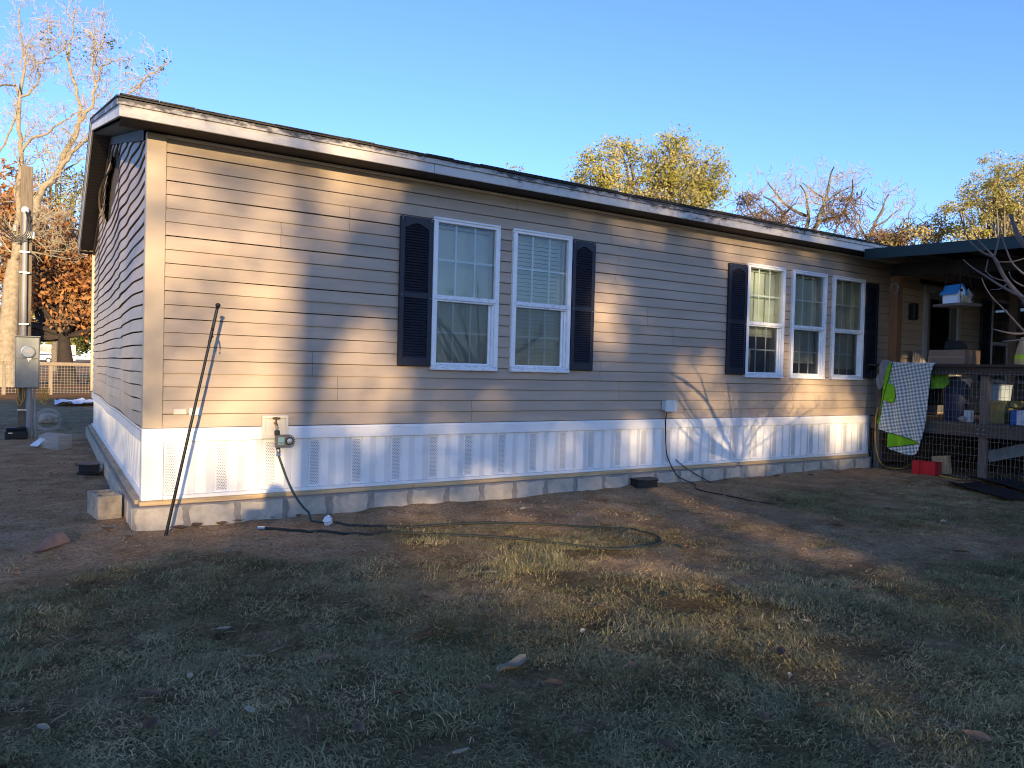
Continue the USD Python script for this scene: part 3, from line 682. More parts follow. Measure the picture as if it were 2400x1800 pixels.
# small wall plates, recessed tap box, cable box
part('cover_plate', MB().box(0.188, 0.290, -0.026, -0.010, 0.925, 0.972, 0.004), 'cream', house, label='cream blank cover plate on the lowest boards near the corner')
part('cover_plate', MB().box(0.309, 0.408, -0.026, -0.010, 0.914, 0.983, 0.004), 'box_grey', house, label='pale blank cover plate partly behind the leaning pole')
mb = MB(); x0, x1, z0, z1 = 0.905, 1.134, 0.705, 0.912
for a, b, c, d in ((x0, x1, z0, z0 + 0.028), (x0, x1, z1 - 0.028, z1), (x0, x0 + 0.028, z0 + 0.028, z1 - 0.028), (x1 - 0.028, x1, z0 + 0.028, z1 - 0.028)): mb.box(a, b, -0.064, -0.01, c, d, 0.004)
tb = part('tap_box', mb, 'cream', house); part('box_back', MB().box(x0 + 0.02, x1 - 0.02, -0.050, -0.015, z0 + 0.02, z1 - 0.02), 'cream', tb)
# brass tap
tap = MB(); tx = 1.018; tz = 0.842
tap.tube([(tx, -0.03, tz), (tx, -0.085, tz), (tx + 0.002, -0.105, tz - 0.02), (tx + 0.004, -0.108, tz - 0.055)], [0.014, 0.013, 0.013, 0.014], 10).tube([(tx, -0.075, tz), (tx, -0.092, tz + 0.045)], 0.008, 8)
tp = part('tap', tap, 'brass', house); mb = MB()
mb.lathe([(0.0, 0.01), (0.012, 0.01), (0.012, 0), (0.0, 0)], (tx, -0.092, tz + 0.045), (0, -0.3, 1), 10)
for k in range(6):
    a = k * math.pi / 3; mb.lathe([(0, .012), (0.010, 0.01), (0.010, 0), (0, 0)], (tx + 0.024 * math.cos(a), -0.092 + 0.024 * math.sin(a), tz + 0.043), (0, -0.3, 1), 8)
part('tap_handle', mb, 'brass', tp)
mb = MB().box(5.735, 5.918, -0.085, -0.012, 0.918, 1.040, 0.008); jb = part('cable_box', mb, 'box_grey', house, label='pale grey cable box low on the wall')
part('cover', MB().box(5.728, 5.926, -0.094, -0.086, 0.905, 1.046, 0.004), 'box_grey', jb)
part('screw', MB().lathe([(0, .006), (0.006, .004), (0.006, 0)], (5.905, -0.095, 1.03), (0, -1, 0), 8), 'black_metal', jb)

# door under the porch
a, b, c, d = DOOR
mb = MB().box(a - 0.10, a, -0.04, 0.06, c, d + 0.10, 0.004).box(b, b + 0.10, -0.04, 0.06, c, d + 0.10, 0.004).box(a, b, -0.04, 0.06, d, d + 0.10, 0.004); dr = part('door_frame', mb, 'door_trim', house)
part('door', MB().box(a + 0.002, a + 0.12, -0.01, 0.03, c, d).box(b - 0.20, b - 0.002, -0.01, 0.03, c, d).box(a + 0.12, b - 0.20, -0.01, 0.03, c, c + 0.12).box(a + 0.12, b - 0.20, -0.01, 0.03, d - 0.1, d), 'door_grey', dr)
part('pane', MB().add([(a + 0.12, 0.01, c + 0.12), (b - 0.2, 0.01, c + 0.12), (b - 0.2, 0.01, d - 0.1), (a + 0.12, 0.01, d - 0.1)], [[0, 1, 2, 3]]), 'glass', dr)
part('handle', MB().tube([(b - 0.25, -0.02, 1.85), (b - 0.25, -0.06, 1.83), (b - 0.25, -0.06, 1.70), (b - 0.25, -0.02, 1.68)], 0.01, 6), 'steel', dr)
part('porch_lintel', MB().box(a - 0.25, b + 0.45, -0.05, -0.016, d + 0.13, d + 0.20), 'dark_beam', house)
part('porch_light', MB().box(11.10, 11.24, -0.12, -0.012, 2.35, 2.62, 0.02), 'black_metal', house)

# ------------------------------------------------------------------ porch roof and deck
pr_ = thing('porch_roof', 'dark green metal porch roof on timber posts beside the house', 'porch roof', (9.36, -0.33, 3.2))
PSL = 0.045
PX0, PX1, PY0, PY1 = 9.36, 17.5, -0.345, -5.8


def pz(y): return 3.262 + PSL * (y - PY0)


v = [(PX0, PY0, pz(PY0)), (PX1, PY0, pz(PY0)), (PX1, PY1, pz(PY1)), (PX0, PY1, pz(PY1))]; v += [(q[0], q[1], q[2] - 0.02) for q in v]
part('roof_sheet', MB().add(v, [[0, 3, 2, 1], [4, 5, 6, 7], [0, 1, 5, 4], [2, 3, 7, 6], [3, 0, 4, 7], [1, 2, 6, 5]]), 'green_metal', pr_)
mb = MB()
v = [(PX0 - 0.02, PY0, pz(PY0) + 0.004), (PX0 - 0.001, PY0, pz(PY0) + 0.004), (PX0 - 0.001, PY1, pz(PY1) + 0.004), (PX0 - 0.02, PY1, pz(PY1) + 0.004)]; v += [(q[0], q[1], q[2] - 0.150) for q in v]
mb.add(v, [[0, 3, 2, 1], [4, 5, 6, 7], [0, 1, 5, 4], [2, 3, 7, 6], [3, 0, 4, 7], [1, 2, 6, 5]]); part('side_fascia', mb, 'green_metal', pr_)
part('front_fascia', MB().box(PX0, PX1, PY1 - 0.02, PY1, pz(PY1) - 0.15, pz(PY1) + 0.004), 'green_metal', pr_)
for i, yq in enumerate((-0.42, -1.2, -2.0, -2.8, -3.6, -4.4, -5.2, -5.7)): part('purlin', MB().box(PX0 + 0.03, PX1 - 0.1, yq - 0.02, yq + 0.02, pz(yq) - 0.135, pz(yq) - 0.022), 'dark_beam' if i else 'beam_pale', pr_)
for xq in (10.16, 13.0, 16.4):
    v = [(xq - 0.04, -0.30, pz(-0.3) - 0.32), (xq + 0.04, -0.30, pz(-0.3) - 0.32), (xq + 0.04, PY1 + 0.05, pz(PY1) - 0.32), (xq - 0.04, PY1 + 0.05, pz(PY1) - 0.32)]; v += [(q[0], q[1], q[2] + 0.183) for q in v]
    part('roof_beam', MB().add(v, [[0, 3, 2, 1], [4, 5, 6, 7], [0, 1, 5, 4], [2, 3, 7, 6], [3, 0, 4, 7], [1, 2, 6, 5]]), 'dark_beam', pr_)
DZ = 0.80
part('end_wall', MB().box(11.3, 17.4, PY1 + 0.02, PY1 + 0.10, 0.0, pz(PY1) - 0.16).box(17.3, 17.4, PY1 + 0.1, -0.05, 0.0, pz(-3) - 0.2), 'deck_post', pr_)
for xq, yq, mt, w in ((10.16, -0.36, 'cedar', 0.066), (13.0, -0.75, 'deck_post', 0.06), (14.75, -0.42, 'deck_post', 0.045), (10.16, -5.7, 'deck_post', 0.06)):
    part('roof_post', MB().box(xq - w, xq + w, yq - w, yq + w, DZ + 0.001, pz(yq) - (0.325 if abs(xq - 14.75) > 0.1 else 0.14), 0.004), mt, pr_)

dk = thing('porch_deck', 'raised weathered timber deck with a dark handrail under the porch', 'deck', (10.1, -0.1, 0))
part('rim_beam', MB().box(10.085, 10.125, -5.6, -0.06, DZ - 0.185, DZ - 0.030, 0.004), 'deck_wood', dk)
part('rim_beam', MB().box(10.126, 17.0, -5.64, -5.60, DZ - 0.185, DZ - 0.030, 0.004), 'deck_wood', dk)
for k in range(7): part('joist', MB().box(10.6 + k * 0.95, 10.64 + k * 0.95, -5.59, -0.06, DZ - 0.18, DZ - 0.031), 'deck_wood', dk)
yq = -0.055; i = 0
while yq > -5.5:
    part('deck_board', MB().box(10.06 + 0.012 * math.sin(i * 2.3), 17.0, yq - 0.136, yq, DZ - 0.029, DZ, 0.003), 'deck_wood', dk); yq -= 0.142; i += 1
part('top_rail', MB().box(10.02, 10.16, -5.58, -0.43, 1.575, 1.612, 0.004), 'rail_wood', dk)
part('under_rail', MB().box(10.065, 10.105, -5.58, -0.44, 1.465, 1.574, 0.004), 'rail_wood', dk)
part('top_rail', MB().box(10.02, 10.16, -0.28, -0.03, 1.575, 1.612, 0.004), 'rail_wood', dk)
for yq in (-1.66, -3.1, -4.55, -5.5):
    part('deck_post', MB().box(10.128, 10.222, yq - 0.047, yq + 0.047, -0.1, 1.463, 0.005), 'deck_post', dk)
part('deck_post', MB().box(10.128, 10.222, -0.19, -0.10, -0.1, 1.463, 0.005), 'deck_post', dk)
mb = MB()
for yq in (-1.62, -1.70):
    for zq in (0.66, 0.72): mb.lathe([(0, .008), (0.009, .006), (0.009, 0)], (10.085, yq, zq), (-1, 0, 0), 6)
part('bolt', mb, 'steel', dk)
# welded wire on the deck's side
mb = MB(); rr = random.Random(4)
yq = 0.02
while yq > -4.3:
    w = rr.uniform(-0.004, 0.004); mb.obox((10.045 + w, yq, 0.02), (10.045 - w, yq, 1.52), 0.0028, 0.0028, (0, 1, 0)); yq -= 0.0508
zq = 0.06
while zq < 1.53:
    mb.obox((10.041, 0.02, zq), (10.041, -4.3, zq), 0.0028, 0.0028); zq += 0.1016
solo('wire_fence', mb, 'galv', 'welded wire mesh fastened along the side of the deck', 'fence')

# ------------------------------------------------------------------ things on and by the deck
# quilt hung over the rail
q0 = thing('picnic_quilt', 'grey and white checked picnic quilt with lime green back over the rail', 'blanket', (10.0, -0.7, 1.6))


def cloth(name, corners, mat_, parent, nx=24, nz=30, wav=0.022, seed=0, xoff=10.0, weave=None, thick=0.010):
    """corners: four (y, z) pairs, top left, top right, bottom right, bottom left, on the outer side of the rail; hangs with soft folds."""
    s, t = np.meshgrid(np.linspace(0, 1, nx), np.linspace(0, 1, nz), indexing='ij')
    tl, tr, br, bl = map(np.array, corners)
    P = (tl * ((1 - s) * (1 - t))[..., None] + tr * (s * (1 - t))[..., None] + br * (s * t)[..., None] + bl * ((1 - s) * t)[..., None])
    fold = np.sin(s * 9 + seed + 0.7 * t) * 0.5 + np.sin(s * 17 + 2.1 * seed + 1.5 * t) * 0.25 + (meshkit.fbm(np.stack([s * 3, t * 3, 0 * s + seed], -1), 3) - 0.5)
    xo = xoff - wav * (0.3 + t) * (1 + fold)
    A = np.stack([xo, P[..., 0], P[..., 1]], -1); B = A + [thick, 0, 0]
    mb = MB().grid(A).grid(B[::-1])
    for e in (0, -1):
        mb.grid(np.stack([A[e], B[e]]) if e else np.stack([B[e], A[e]])); mb.grid(np.stack([A[:, e], B[:, e]]))
    p = part(name, mb, mat_, parent, True)
    if weave:
        n = mb.n; v = np.vstack(mb.v); w = np.stack([v[:, 1], v[:, 2] * 1.0 + v[:, 1] * 0.10, 0 * v[:, 0]], 1)
        UsdGeom.PrimvarsAPI(stage.GetPrimAtPath(p)).CreatePrimvar('weave', Sdf.ValueTypeNames.Vector3fArray, 'vertex').Set(Vt.Vec3fArray.FromNumpy(w.astype(np.float32)))
    return p


def yz(u, v, x=9.99): p = on(u, v, x=x); return (p[1], p[2])


ZX, ZY, ZS = 1980, 820, 0.21694      # the close-up of the quilt this was measured in


def q(a, b, x=9.99): return yz(ZX + a * ZS, ZY + b * ZS, x)


def closed(name, pts, mat_, parent, x, thick=0.012, seed=0, weave=False, smooth=False):
    """A flat-ish cloth piece of given outline in the (y, z) plane at x, gently billowed."""
    P = Polygon(pts); t = trimesh.creation.extrude_polygon(P, thick); t = t.subdivide().subdivide().subdivide().subdivide()
    v = np.array(t.vertices); w = meshkit.fbm(np.stack([v[:, 0] * 5, v[:, 1] * 2.2, 0 * v[:, 0] + seed], 1), 3) - 0.5
    fold = 0.5 * np.sin((v[:, 0] - 0.12 * v[:, 1]) * 26 + seed) + 0.10 * np.abs(np.sin((v[:, 0] + v[:, 1]) * 34)) + 0.10 * np.abs(np.sin((v[:, 0] - v[:, 1]) * 34))
    dn = np.clip((1.6 - v[:, 1]) / 0.4, 0, 1)
    V = np.stack([x - v[:, 2] - (0.07 * w + 0.030 * fold) * dn, v[:, 0], v[:, 1]], 1)
    mb = MB().add(V, t.faces[:, ::-1] if np.linalg.det([[0, 0, -1], [1, 0, 0], [0, 1, 0]]) < 0 else t.faces); p = part(name, mb, mat_, parent, 40)
    if weave:
        m_ = UsdGeom.Mesh(stage.GetPrimAtPath(p)); pts_ = np.array(m_.GetPointsAttr().Get()) + ORIG['/World/' + parent.split('/')[2]]
        wv = np.stack([pts_[:, 1] - 0.22 * pts_[:, 2], pts_[:, 2] + 0.20 * pts_[:, 1], 0 * pts_[:, 0]], 1)
        UsdGeom.PrimvarsAPI(m_).CreatePrimvar('weave', Sdf.ValueTypeNames.Vector3fArray, 'vertex').Set(Vt.Vec3fArray.FromNumpy(wv.astype(np.float32)))
    return p


QX = 9.985
front_ = closed('quilt_front', [q(530, 128), q(970, 152), q(940, 230), q(925, 420), q(900, 640), q(862, 860), q(822, 1006), q(640, 935), q(470, 890), q(357, 852), q(400, 700), q(440, 470), q(490, 300)], 'plaid', q0, QX, 0.014, 1, True)
closed('quilt_border', [q(480, 135), q(532, 128), q(492, 300), q(444, 470), q(404, 690), q(360, 815), q(356, 790), q(385, 600), q(425, 380), q(455, 230)], 'green_cloth', q0, QX + 0.006, 0.012, 2)
closed('quilt_back', [q(470, 893), q(640, 938), q(822, 1008), q(640, 1035), q(460, 1052)], 'green_cloth', q0, QX + 0.012, 0.010, 1, smooth=True)
closed('quilt_lower', [q(460, 1054), q(640, 1038), q(820, 1010), q(795, 1080), q(760, 1125), q(710, 1138), q(600, 1115), q(500, 1080)], 'plaid', q0, QX + 0.016, 0.012, 1, True)
closed('quilt_pocket', [q(480, 362), q(520, 366), q(553, 430), q(563, 500), q(545, 572), q(490, 556), q(430, 540)], 'green_cloth', q0, QX - 0.022, 0.010, 3)
mb = MB()
for pl in ([(530, 128), (490, 300), (440, 470), (400, 690), (357, 850), (470, 890), (640, 935), (822, 1006), (640, 1036), (460, 1053)], [(553, 430), (563, 500), (545, 572), (430, 540)]):
    mb.tube([(QX - 0.030, *q(*t)) for t in pl], 0.0045, 5)
part('piping', mb, 'piping', q0)
part('quilt_top', MB().box(9.97, 10.21, q(970, 152)[0], q(500, 135)[0], 1.614, 1.630, 0.006), 'plaid', q0)
closed('quilt_inside', [(q(935, 290, 10.26)[0], q(935, 280, 10.26)[1] + 0.16), (q(1120, 290, 10.26)[0], q(1120, 280, 10.26)[1] + 0.16), q(1124, 370, 10.26), q(1070, 412, 10.26), q(935, 424, 10.26)], 'green_cloth', q0, 10.26, 0.010, 5)
# grey cloth beside it
g0 = MB(); P = Polygon([q(395, 112), q(455, 106), q(520, 128), q(470, 240), q(440, 330), q(375, 432), q(330, 360), q(365, 230)]); t = trimesh.creation.extrude_polygon(P, 0.012).subdivide().subdivide().subdivide()
v = np.array(t.vertices); V = np.stack([10.01 - v[:, 2] - 0.022 * np.sin(v[:, 0] * 70 - v[:, 1] * 16) - 0.02 * (meshkit.fbm(v * 9, 2) - 0.5), v[:, 0], v[:, 1]], 1); g0.add(V, t.faces)
solo('cloth', g0, 'grey_cloth', 'crumpled grey cloth hung over the rail left of the quilt', 'cloth', smooth=40)
# cardboard box on the rail
ya, yb = on(2177, 850, x=10.05)[1], on(2262, 852, x=10.05)[1]
cb = thing('cardboard_box', 'brown cardboard box standing on the deck handrail', 'box', (10.25, (ya + yb) / 2, 1.613))
part('carton', MB().box(10.04, 10.46, yb, ya, 1.6135, 1.815, 0.004), 'cardboard', cb)
part('tape', MB().box(10.037, 10.039, yb, ya, 1.70, 1.73), 'tape', cb)
part('flap', MB().add([(10.04, yb, 1.816), (10.46, yb, 1.816), (10.46, yb + 0.2, 1.835), (10.04, yb + 0.2, 1.835)], [[0, 1, 2, 3]]), 'cardboard', cb)
c = np.array([10.2, (ya + yb) / 2 - 0.04, 1.83]); t = trimesh.creation.icosphere(3, 1.0); v = np.array(t.vertices) * [0.11, 0.15, 0.125]; v[:, 2] = np.maximum(v[:, 2], 0)
v[:, 2] *= 1 + 0.5 * (meshkit.fbm(v * 9, 3) - 0.5); v[:, 2] += 0.05 * np.exp(-((v[:, 1] - 0.10) / 0.04) ** 2) * (v[:, 2] > 0.02)
solo('backpack', MB().add(v + c, t.faces), 'black_cloth', 'small black bag lying on top of the cardboard box', 'bag', smooth=50)
# hanging tray with bird houses
bc = on(2243, 712, y=-1.5)
ht = thing('hanging_tray', 'dark wooden tray hanging on cords under the porch roof', 'bird tray', bc)
ang = math.radians(102); ex, ey = np.array([math.cos(ang), -math.sin(ang), 0]), np.array([math.sin(ang), math.cos(ang), 0])


def rb(cx, cy, z0, hx, hy, hz):
    c = bc + ex * cx + ey * cy; b = MB(); v = np.array([c + ex * sx * hx + ey * sy * hy + [0, 0, zz] for zz in (z0, z0 + hz) for sx, sy in ((-1, -1), (1, -1), (1, 1), (-1, 1))])
    return b.add(v, [[3, 2, 1, 0], [4, 5, 6, 7], [0, 1, 5, 4], [1, 2, 6, 5], [2, 3, 7, 6], [3, 0, 4, 7]])


part('tray', rb(0, 0, -0.04, 0.21, 0.19, 0.035), 'tray_wood', ht)
mb = MB()
for sx, sy in ((-1, -1), (1, -1), (1, 1), (-1, 1)):
    a = bc + ex * sx * 0.16 + ey * sy * 0.14; mb.tube([a + [0, 0, -0.01], bc + ex * sx * 0.03 + ey * sy * 0.02 + [0, 0, pz(bc[1]) - bc[2] - 0.03]], 0.0045, 4)
part('cord', mb, 'black_cloth', ht)
bh = thing('birdhouse', 'white birdhouse with blue gabled roof standing on the hanging tray', 'birdhouse', bc)
bx, by, hx, hy, wl = -0.02, -0.04, 0.11, 0.070, 0.155
part('walls', rb(bx, by, 0.0, hx, hy, wl), 'birdhouse', bh)
c = bc + ex * bx + ey * by
gv_ = []
for fx in (-1, 1):
    for fy, zz in ((-1, wl), (1, wl), (0, wl + 0.085)): gv_.append(c + ex * fx * hx + ey * fy * hy + [0, 0, zz])
part('gable_end', MB().add(gv_[:3], [[0, 1, 2]]), 'birdhouse', bh); part('gable_end', MB().add(gv_[3:], [[0, 2, 1]]), 'birdhouse', bh)
mb = MB()
for fy in (-1, 1):
    e_, r_ = c + ey * fy * (hy + 0.032) + [0, 0, wl - 0.038], c + [0, 0, wl + 0.090]; n = ex * (hx + 0.022); th = np.array([0, 0, 0.012])
    v = [e_ - n, e_ + n, r_ + n, r_ - n]; v += [p_ + th for p_ in v]; mb.add(v, [[0, 3, 2, 1], [4, 5, 6, 7], [0, 1, 5, 4], [2, 3, 7, 6], [3, 0, 4, 7], [1, 2, 6, 5]])
part('roof', mb, 'blue_roof', bh)
fc = c + ex * (hx + 0.002)
part('entrance_hole', MB().lathe([(0.022, 0.003), (0.0, 0.004)], fc + [0, 0, wl + 0.02], ex, 14), 'black_plastic', bh)
mb = MB(); rr = random.Random(6)
for k in range(16):
    o = fc + ex * rr.uniform(0.0, 0.05) + ey * rr.uniform(-0.05, 0.07) + [0, 0, rr.uniform(0.01, 0.10)]; r0 = rr.uniform(0.012, 0.024); a = np.linspace(0, 2 * np.pi, 9); tl = rr.uniform(-.5, .5)
    mb.tube([o + ey * r0 * math.cos(w) + np.array([0, 0, 1]) * r0 * math.sin(w) + ex * tl * r0 * math.cos(w) for w in a], 0.005, 4)
part('straw_trim', mb, 'straw', bh)
sc = bc + ex * 0.05 + ey * 0.14
sh = thing('birdhouse', 'tiny round grey birdhouse with a cone roof beside the blue one', 'birdhouse', sc)
part('walls', MB().lathe([(0.0, 0.0), (0.05, 0.0), (0.052, 0.10), (0, 0.10)], sc + [0, 0, -0.004], sides=16), 'concrete', sh, 40)
part('roof', MB().lathe([(0.075, 0.095), (0.035, 0.155), (0.0, 0.215)], sc, sides=16), 'rock', sh, 40)
part('entrance_hole', MB().lathe([(0.016, 0.002), (0, 0.003)], sc + ex * 0.052 + [0, 0, 0.05], ex, 12), 'black_plastic', sh)
# horseshoe on the cedar post
hp = np.array([10.09, -0.37, on(2073, 678, x=10.09)[2]]); aa = np.linspace(-0.2, math.pi * 1.5, 20)
solo('horseshoe', MB().tube([hp + [0, 0.055 * math.sin(t - 0.6), 0.075 * math.cos(t - 0.6)] for t in np.linspace(-2.6, 2.6, 20)], 0.013, 6), 'galv', 'old horseshoe nailed to the cedar post of the porch', 'horseshoe', smooth=50)
# leaning welcome board, letters W and E showing above the rail
wb = on(2146, 815, y=-0.10)
sg = thing('porch_sign', 'grey wooden board with painted letters leaning beside the porch door', 'sign', (wb[0], -0.10, DZ))
part('board', MB().box(wb[0] - 0.10, wb[0] + 0.10, -0.13, -0.108, DZ + 0.001, 1.86, 0.003), 'sign_wood', sg)
for ch, z in (('W', 1.64), ('E', 1.38)):
    t = meshkit.text_mesh(ch, 0.15, 0.003, True); v = np.array(t.vertices); v[:, 0] -= v[:, 0].mean(); part('letter', MB().add(np.stack([wb[0] + v[:, 0], -0.1305 - v[:, 2], z + v[:, 1]], 1), t.faces), 'door_grey', sg)
# plastic drum, olive tote, drinks carton, pale tub, stone
p0 = on(2237, 940, x=10.55)
bn = thing('plastic_bin', 'dark navy plastic bin standing on the deck behind the wire', 'bin', (10.6, p0[1], DZ))
part('body', MB().lathe([(0.0, 0.001), (0.155, 0.001), (0.165, 0.3), (0.175, 0.58), (0.165, 0.60), (0.0, 0.60)], (10.6, p0[1], DZ), sides=24), 'navy', bn, 40)
part('lid', MB().lathe([(0.185, 0.56), (0.188, 0.61), (0.15, 0.64), (0.0, 0.65)], (10.6, p0[1], DZ), sides=24), 'navy', bn, 40)
p0 = on(2345, 950, x=10.6)
tt_ = thing('storage_tote', 'olive tan plastic tote with a side handle on the deck', 'tote', (10.6, p0[1], DZ))
a, b = on(2326, 950, x=10.6)[1], on(2366, 950, x=10.6)[1]
part('body', MB().add([(10.5, b + .02, DZ + .001), (10.9, b + .02, DZ + .001), (10.9, a - .02, DZ + .001), (10.5, a - .02, DZ + .001), (10.46, b, 1.10), (10.94, b, 1.10), (10.94, a, 1.10), (10.46, a, 1.10)], [[3, 2, 1, 0], [4, 5, 6, 7], [0, 1, 5, 4], [1, 2, 6, 5], [2, 3, 7, 6], [3, 0, 4, 7]]), 'olive', tt_)
part('rim', MB().box(10.44, 10.96, b - 0.02, a + 0.02, 1.08, 1.115, 0.004), 'olive', tt_); part('handle', MB().box(10.55, 10.85, b - 0.075, b - 0.02, 1.03, 1.085, 0.01), 'olive', tt_)
a, b = on(2368, 970, x=10.42)[1], on(2405, 970, x=10.42)[1] - 0.12
dc = thing('drinks_carton', 'blue and white drinks carton on the deck at the edge of frame', 'carton', (10.42, a, DZ))
part('carton', MB().box(10.42, 10.70, b, a - 0.075, DZ + 0.001, 1.0, 0.003), 'label_white', dc); part('blue_end', MB().box(10.417, 10.70, a - 0.074, a, DZ + 0.001, 1.0, 0.003), 'bright_blue', dc)
p0 = on(2338, 905, x=11.6)
tb_ = thing('tub', 'pale blue plastic tub behind the olive tote on the deck', 'tub', (11.6, p0[1], DZ))
part('body', MB().lathe([(0, 0.001), (0.15, 0.001), (0.19, 0.52), (0.20, 0.53), (0.19, 0.54), (0, 0.53)], (11.6, p0[1], DZ), sides=24), 'pale_blue', tb_, 40)
p0 = on(2258, 978, x=10.32); t = trimesh.creation.icosphere(2, 0.055); v = np.array(t.vertices); v *= (0.85 + 0.35 * meshkit.fbm(v * 20, 2))[:, None]; v[:, 2] *= 0.8
solo('stone', MB().add(v + [10.3, p0[1], DZ + 0.04], t.faces), 'rock', 'pale round stone on the deck beside the navy bin', 'stone', smooth=40)
p0 = on(2272, 956, x=10.33); solo('wood_offcut', MB().box(10.3, 10.4, p0[1] - 0.03, p0[1] + 0.06, DZ + 0.001, DZ + 0.17, 0.004), 'box_grey', 'small pale block standing on the deck by the railing post', 'block')
# tan jug on the rail at the frame edge
p0 = on(2393, 820, x=10.09)
jg = thing('jug', 'tan plastic jug with a lime label on the handrail at the frame edge', 'jug', (10.09, p0[1], 1.613))
part('body', MB().lathe([(0, 0.001), (0.085, 0.001), (0.09, 0.06), (0.07, 0.2), (0.035, 0.33), (0.025, 0.36), (0, 0.36)], (10.09, p0[1] - 0.02, 1.613), sides=20), 'tan_jug', jg, 40)
part('label', MB().lathe([(0.0905, 0.05), (0.083, 0.13)], (10.09, p0[1] - 0.02, 1.613), sides=20), 'lime', jg)
# red painted block, tan offcut behind it, cord, trays
p0 = on(2164, 1113, z=0.02); rd = thing('concrete_block', 'bright red painted concrete block on the dirt below the quilt', 'block', (p0[0], p0[1], 0.02))
a1, a2 = on(2137, 1108, z=0.02), on(2191, 1115, z=0.02); e = (a2 - a1); ln = np.linalg.norm(e); e /= ln; n = np.array([e[1], -e[0], 0]); n = n if n[0] > 0 else -n
bb = MB(); pts2 = [(0, 0), (0.28, 0), (0.30, 0.06), (0.46, 0.06), (0.48, 0), (1, 0), (1, 0.55), (0, 0.55)]
t = trimesh.creation.extrude_polygon(Polygon([(s * ln, d * ln) for s, d in pts2], [[(0.12 * ln, 0.14 * ln), (0.42 * ln, 0.14 * ln), (0.42 * ln, 0.45 * ln), (0.12 * ln, 0.45 * ln)], [(0.56 * ln, 0.12 * ln), (0.9 * ln, 0.12 * ln), (0.9 * ln, 0.45 * ln), (0.56 * ln, 0.45 * ln)]]), 0.205)
v = np.array(t.vertices); V = a1 + v[:, :1] * e + v[:, 1:2] * n; V[:, 2] = 0.0 + v[:, 2]; part('block', bb.add(V, t.faces), 'red_paint', rd)
part('worn_top', MB().add([a1 + e * 0.02 + n * 0.02 + [0, 0, 0.187], a1 + e * (ln - 0.02) + n * 0.02 + [0, 0, 0.187], a1 + e * (ln - 0.02) + n * 0.035 + [0, 0, 0.187], a1 + e * 0.02 + n * 0.035 + [0, 0, 0.187]], [[0, 1, 2, 3]]), 'concrete', rd)
p1 = a1 + n * 0.30 + e * 0.16; solo('wood_offcut', MB().obox(p1 + [0, 0, 0.12], p1 + e * 0.22 + [0, 0, 0.15], 0.09, 0.26), 'plate', 'short tan offcut of wood behind the red block', 'wood offcut')
cordp = [q(375, 620, 10.0), q(345, 760, 10.0), q(340, 900, 10.0), q(350, 1050, 10.0), q(380, 1180, 10.0)]
pts3 = [(9.97, *t) for t in cordp] + [(*on(ZX + 480 * ZS, ZY + 1275 * ZS, z=0.03)[:2], 0.03), (*on(ZX + 600 * ZS, ZY + 1283 * ZS, z=0.03)[:2], 0.03), (*on(ZX + 700 * ZS, ZY + 1235 * ZS, z=0.05)[:2], 0.05), (*on(ZX + 840 * ZS, ZY + 1215 * ZS, z=0.04)[:2], 0.04), (*on(ZX + 980 * ZS, ZY + 1320 * ZS, z=0.03)[:2], 0.03), (*on(ZX + 1080 * ZS, ZY + 1370 * ZS, z=0.03)[:2], 0.03), (*on(ZX + 1250 * ZS, ZY + 1400 * ZS, z=0.03)[:2], 0.03)]


def spline(p, n=60):
    p = np.asarray(p, float); s = np.r_[0, np.cumsum(np.linalg.norm(np.diff(p, axis=0), axis=1))]
    from scipy.interpolate import PchipInterpolator
    return PchipInterpolator(s, p)(np.linspace(0, s[-1], n))


solo('extension_cord', MB().tube(spline(pts3, 80), 0.008, 6), 'yellow_cord', 'dull yellow cord hanging from the deck down to the red block', 'cord', smooth=60)
for i, (ua, va, ub, vb, lab, mt) in enumerate(((2246, 1132, 2338, 1158, 'black plastic sheet flat on the dirt in front of the wire', 'black_plastic'), (2300, 1126, 2400, 1152, 'dark shallow tray lying beside the black sheet', 'black_metal'))):
    a, b = on(ua, va, z=0.03), on(ub, vb, z=0.03); mid = (a + b) / 2; w = 0.22
    s, t = np.meshgrid(np.linspace(0, 1, 16), np.linspace(-1, 1, 7), indexing='ij'); d = (b - a); pn = np.array([-d[1], d[0], 0]) / np.linalg.norm(d)
    if pn[0] < 0: pn = -pn
    P = a + s[..., None] * d * 1.5 + t[..., None] * pn * w
    P[..., 2] = 0.035 + i * 0.03 + 0.03 * (meshkit.fbm(np.stack([s * 4, t * 2, 0 * s + i], -1), 2) - 0.4) + 0.03 * (np.abs(t) > 0.9)
    solo('plastic_sheet' if i == 0 else 'tray', MB().grid(P).grid(P[::-1] - [0, 0, 0.004]), mt, lab, 'plastic sheet' if i == 0 else 'tray', smooth=50)
a, b = on(2318, 1070, x=10.75), on(2405, 1053, x=10.5); solo('board', MB().obox(a, b + (b - a) * 0.6, 0.03, 0.16), 'board_grey', 'weathered grey board lying askew under the deck', 'board')
a = on(2400, 1140, z=0.02); solo('folded_frame', MB().tube([a + [0.1, 0.25, 0.02], a + [-0.02, 0.02, 0.16], a + [-0.1, -0.35, 0.2]], 0.012, 6).tube([a + [0.1, 0.22, 0.02], a + [0.0, -0.1, 0.03], a + [-0.1, -0.4, 0.04]], 0.012, 6).tube([a + [-0.02, 0.02, 0.16], a + [0.0, -0.02, 0.03]], 0.010, 6), 'black_metal', 'folded black metal frame on the ground at the right edge', 'metal frame')

